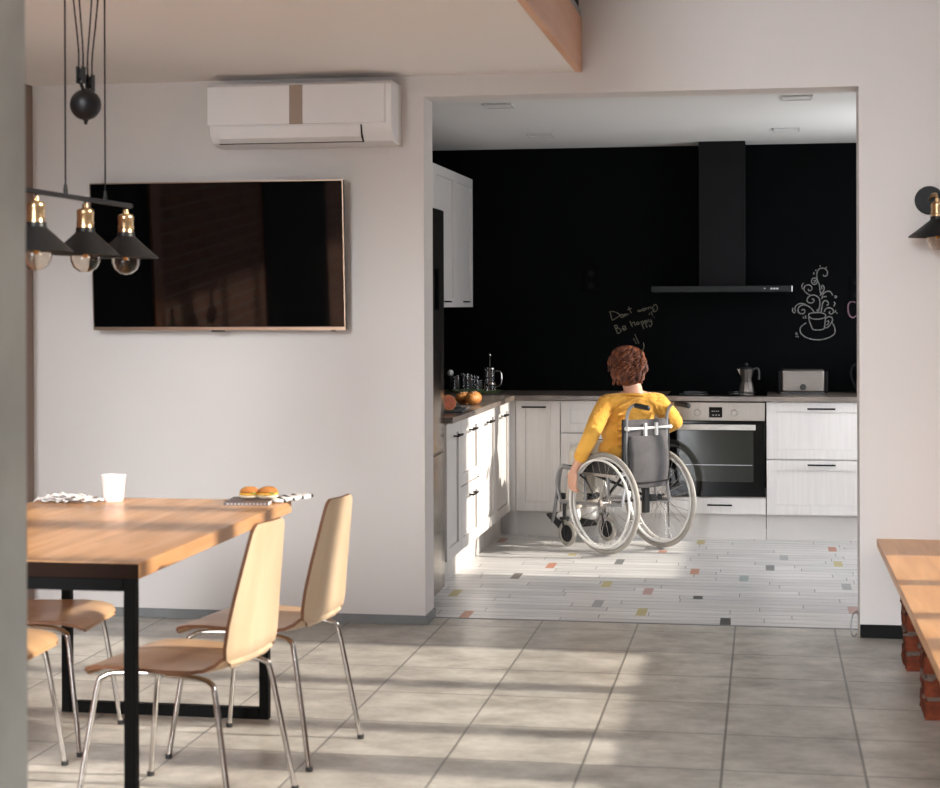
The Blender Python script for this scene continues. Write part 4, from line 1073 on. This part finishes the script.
# hair: bob of curly locks over a base cap
bm = B()
ball(bm, headc - HF*.016 + Vector((0,0,.012)), (.094,.100,.106), HM, 4)
ball(bm, headc - HF*.040 - Vector((0,0,.052)), (.096,.070,.080), HM, 3)
for s in (-1,1): ball(bm, headc + HRt*s*.070 - HF*.010 - Vector((0,0,.045)), (.030,.052,.062), HM, 3)
bmc = bm
keep = []
hair = remeshed('hair', bmc, HAIR, person, .006, 3, label='curly auburn hair')
# carve the face free
me = hair.data; bmh = B(); bmh.from_mesh(me)
dele = [v for v in bmh.verts if (v.co-headc).dot(HF) > .030 and abs((v.co-headc).dot(HRt)) < .066 and (v.co-headc).z < .052]
bmesh.ops.delete(bmh, geom=dele, context='VERTS')
rh = random.Random(21)
for i in range(420):
    # root on skull shell
    th = rh.uniform(-pi, pi); ph = rh.uniform(-.55, 1.45)
    dv = HRt*cos(th)*cos(ph) + HF*sin(th)*cos(ph) + Vector((0,0,sin(ph)))
    if dv.dot(HF) > .35 and ph < .75: continue
    base = headc - HF*.014 + HRt*(dv.dot(HRt)*.094) + HF*(dv.dot(HF)*.100) + Vector((0,0,.010+dv.z*.104))
    L = rh.uniform(.05,.085); out = Vector((dv.x,dv.y,0)); out = out.normalized() if out.length > .05 else Vector((1,0,0))
    sidev = out.cross(Vector((0,0,1))); ph0 = rh.uniform(0,6.28); amp = rh.uniform(.008,.016); P = []; Rr = []
    n = 9; cur = base.copy()
    for k in range(n):
        t = k/(n-1)
        dirv = (out*(.75*max(0,sin(ph))*(1-t) ) + Vector((0,0,-1))*(.35+.65*t)).normalized() if ph > .3 else (Vector((0,0,-1)) + out*(.05 - .25*t)).normalized()
        cur = cur + dirv*(L/(n-1))
        rel = cur - headc; flat = Vector((rel.x,rel.y,0)); mx = .100 if rel.z > -.06 else .092
        if rel.length > .140: cur = headc + rel.normalized()*.140
        if cur.z < headc.z-.135: cur.z = headc.z-.135+rh.uniform(0,.02)
        P.append(cur + sidev*(amp*sin(ph0+t*7)) + out*(.6*amp*cos(ph0+t*7)+.004)); Rr.append(.0062*(1-.75*abs(t-.35)**1.5))
    tube(bmh, P, Rr, 6)
bmesh.ops.recalc_face_normals(bmh, faces=bmh.faces[:])
bmh.to_mesh(me); bmh.free()
for p in me.polygons: p.use_smooth = True

# ------------------------------------------------------------------ light, world, camera
w = bpy.data.worlds.new('World'); S.world = w; w.use_nodes = True
bg = w.node_tree.nodes['Background']; bg.inputs[0].default_value = (.93,.96,1.0,1); 
nt = w.node_tree; tcw = nt.nodes.new('ShaderNodeTexCoord'); sx_ = nt.nodes.new('ShaderNodeSeparateXYZ'); nt.links.new(tcw.outputs['Generated'], sx_.inputs[0])
def mrange(src, a, b, c, d):
    n = nt.nodes.new('ShaderNodeMapRange'); n.interpolation_type = 'SMOOTHSTEP'
    for i, v in enumerate((a, b, c, d)): n.inputs[i+1].default_value = v
    nt.links.new(src, n.inputs[0]); return n.outputs[0]
def mth(op, a, b):
    n = nt.nodes.new('ShaderNodeMath'); n.operation = op
    for i, v in enumerate((a, b)):
        if isinstance(v, (int, float)): n.inputs[i].default_value = v
        else: nt.links.new(v, n.inputs[i])
    return n.outputs[0]
# sky strength shaped to balance wall tones: strongest behind the camera, dimmer at right
fy = mrange(sx_.outputs[1], -.9, .1, 11.5, 3.0); fx = mth('MULTIPLY', mrange(sx_.outputs[0], .0, .22, 1.0, .03), mrange(sx_.outputs[0], -.42, -.12, .25, 1.0))
fz = mrange(sx_.outputs[2], .02, .32, .78, 2.9)
nt.links.new(mth('MULTIPLY', mth('MULTIPLY', fy, fx), fz), bg.inputs[1])
sun = bpy.data.lights.new('sun', 'SUN'); sun.energy = 4.9; sun.angle = R_(1.7); sun.color = (1,.92,.80)
so = link(bpy.data.objects.new('sun', sun)); so.rotation_euler = (0, R_(90-24), 0)   # from +x, 24 degrees up
def area(name, loc, rot, sx, sy, e, col=(.93,.96,1)):
    l = bpy.data.lights.new(name, 'AREA'); l.shape = 'RECTANGLE'; l.size = sx; l.size_y = sy; l.energy = e; l.color = col
    o = link(bpy.data.objects.new(name, l)); o.location = loc; o.rotation_euler = rot; return o
area('kitchen_window_daylight', (XR+.02, 1.99, 1.35), (0, R_(90), 0), 1.7, 1.4, 32)

cam = bpy.data.cameras.new('camera'); co = link(bpy.data.objects.new('camera', cam)); S.camera = co
f, cx, cy = 1666.19, 486.38, 309.03
cam.sensor_fit = 'HORIZONTAL'; cam.sensor_width = 36; cam.lens = f/940*36
cam.shift_x = (470-cx)/940; cam.shift_y = (cy-394)/940
cam.clip_start = .05; cam.clip_end = 100
yaw, pitch, roll = .1657, -.0021, -.0032
fwd = Vector((-sin(yaw)*cos(pitch), cos(yaw)*cos(pitch), -sin(-pitch)*-1 if False else sin(pitch)))
q = fwd.to_track_quat('-Z', 'Y'); Mq = q.to_matrix() @ Matrix.Rotation(roll, 3, 'Z')
co.location = (1.548, -7.5237, 1.47); co.rotation_euler = Mq.to_euler()
cam.dof.use_dof = True; cam.dof.focus_distance = 9.6; cam.dof.aperture_fstop = 5.0

vs = S.view_settings; vs.view_transform = 'Standard'; vs.look = 'None'; vs.exposure = 0.38; vs.gamma = 1.0; vs.use_curve_mapping = False
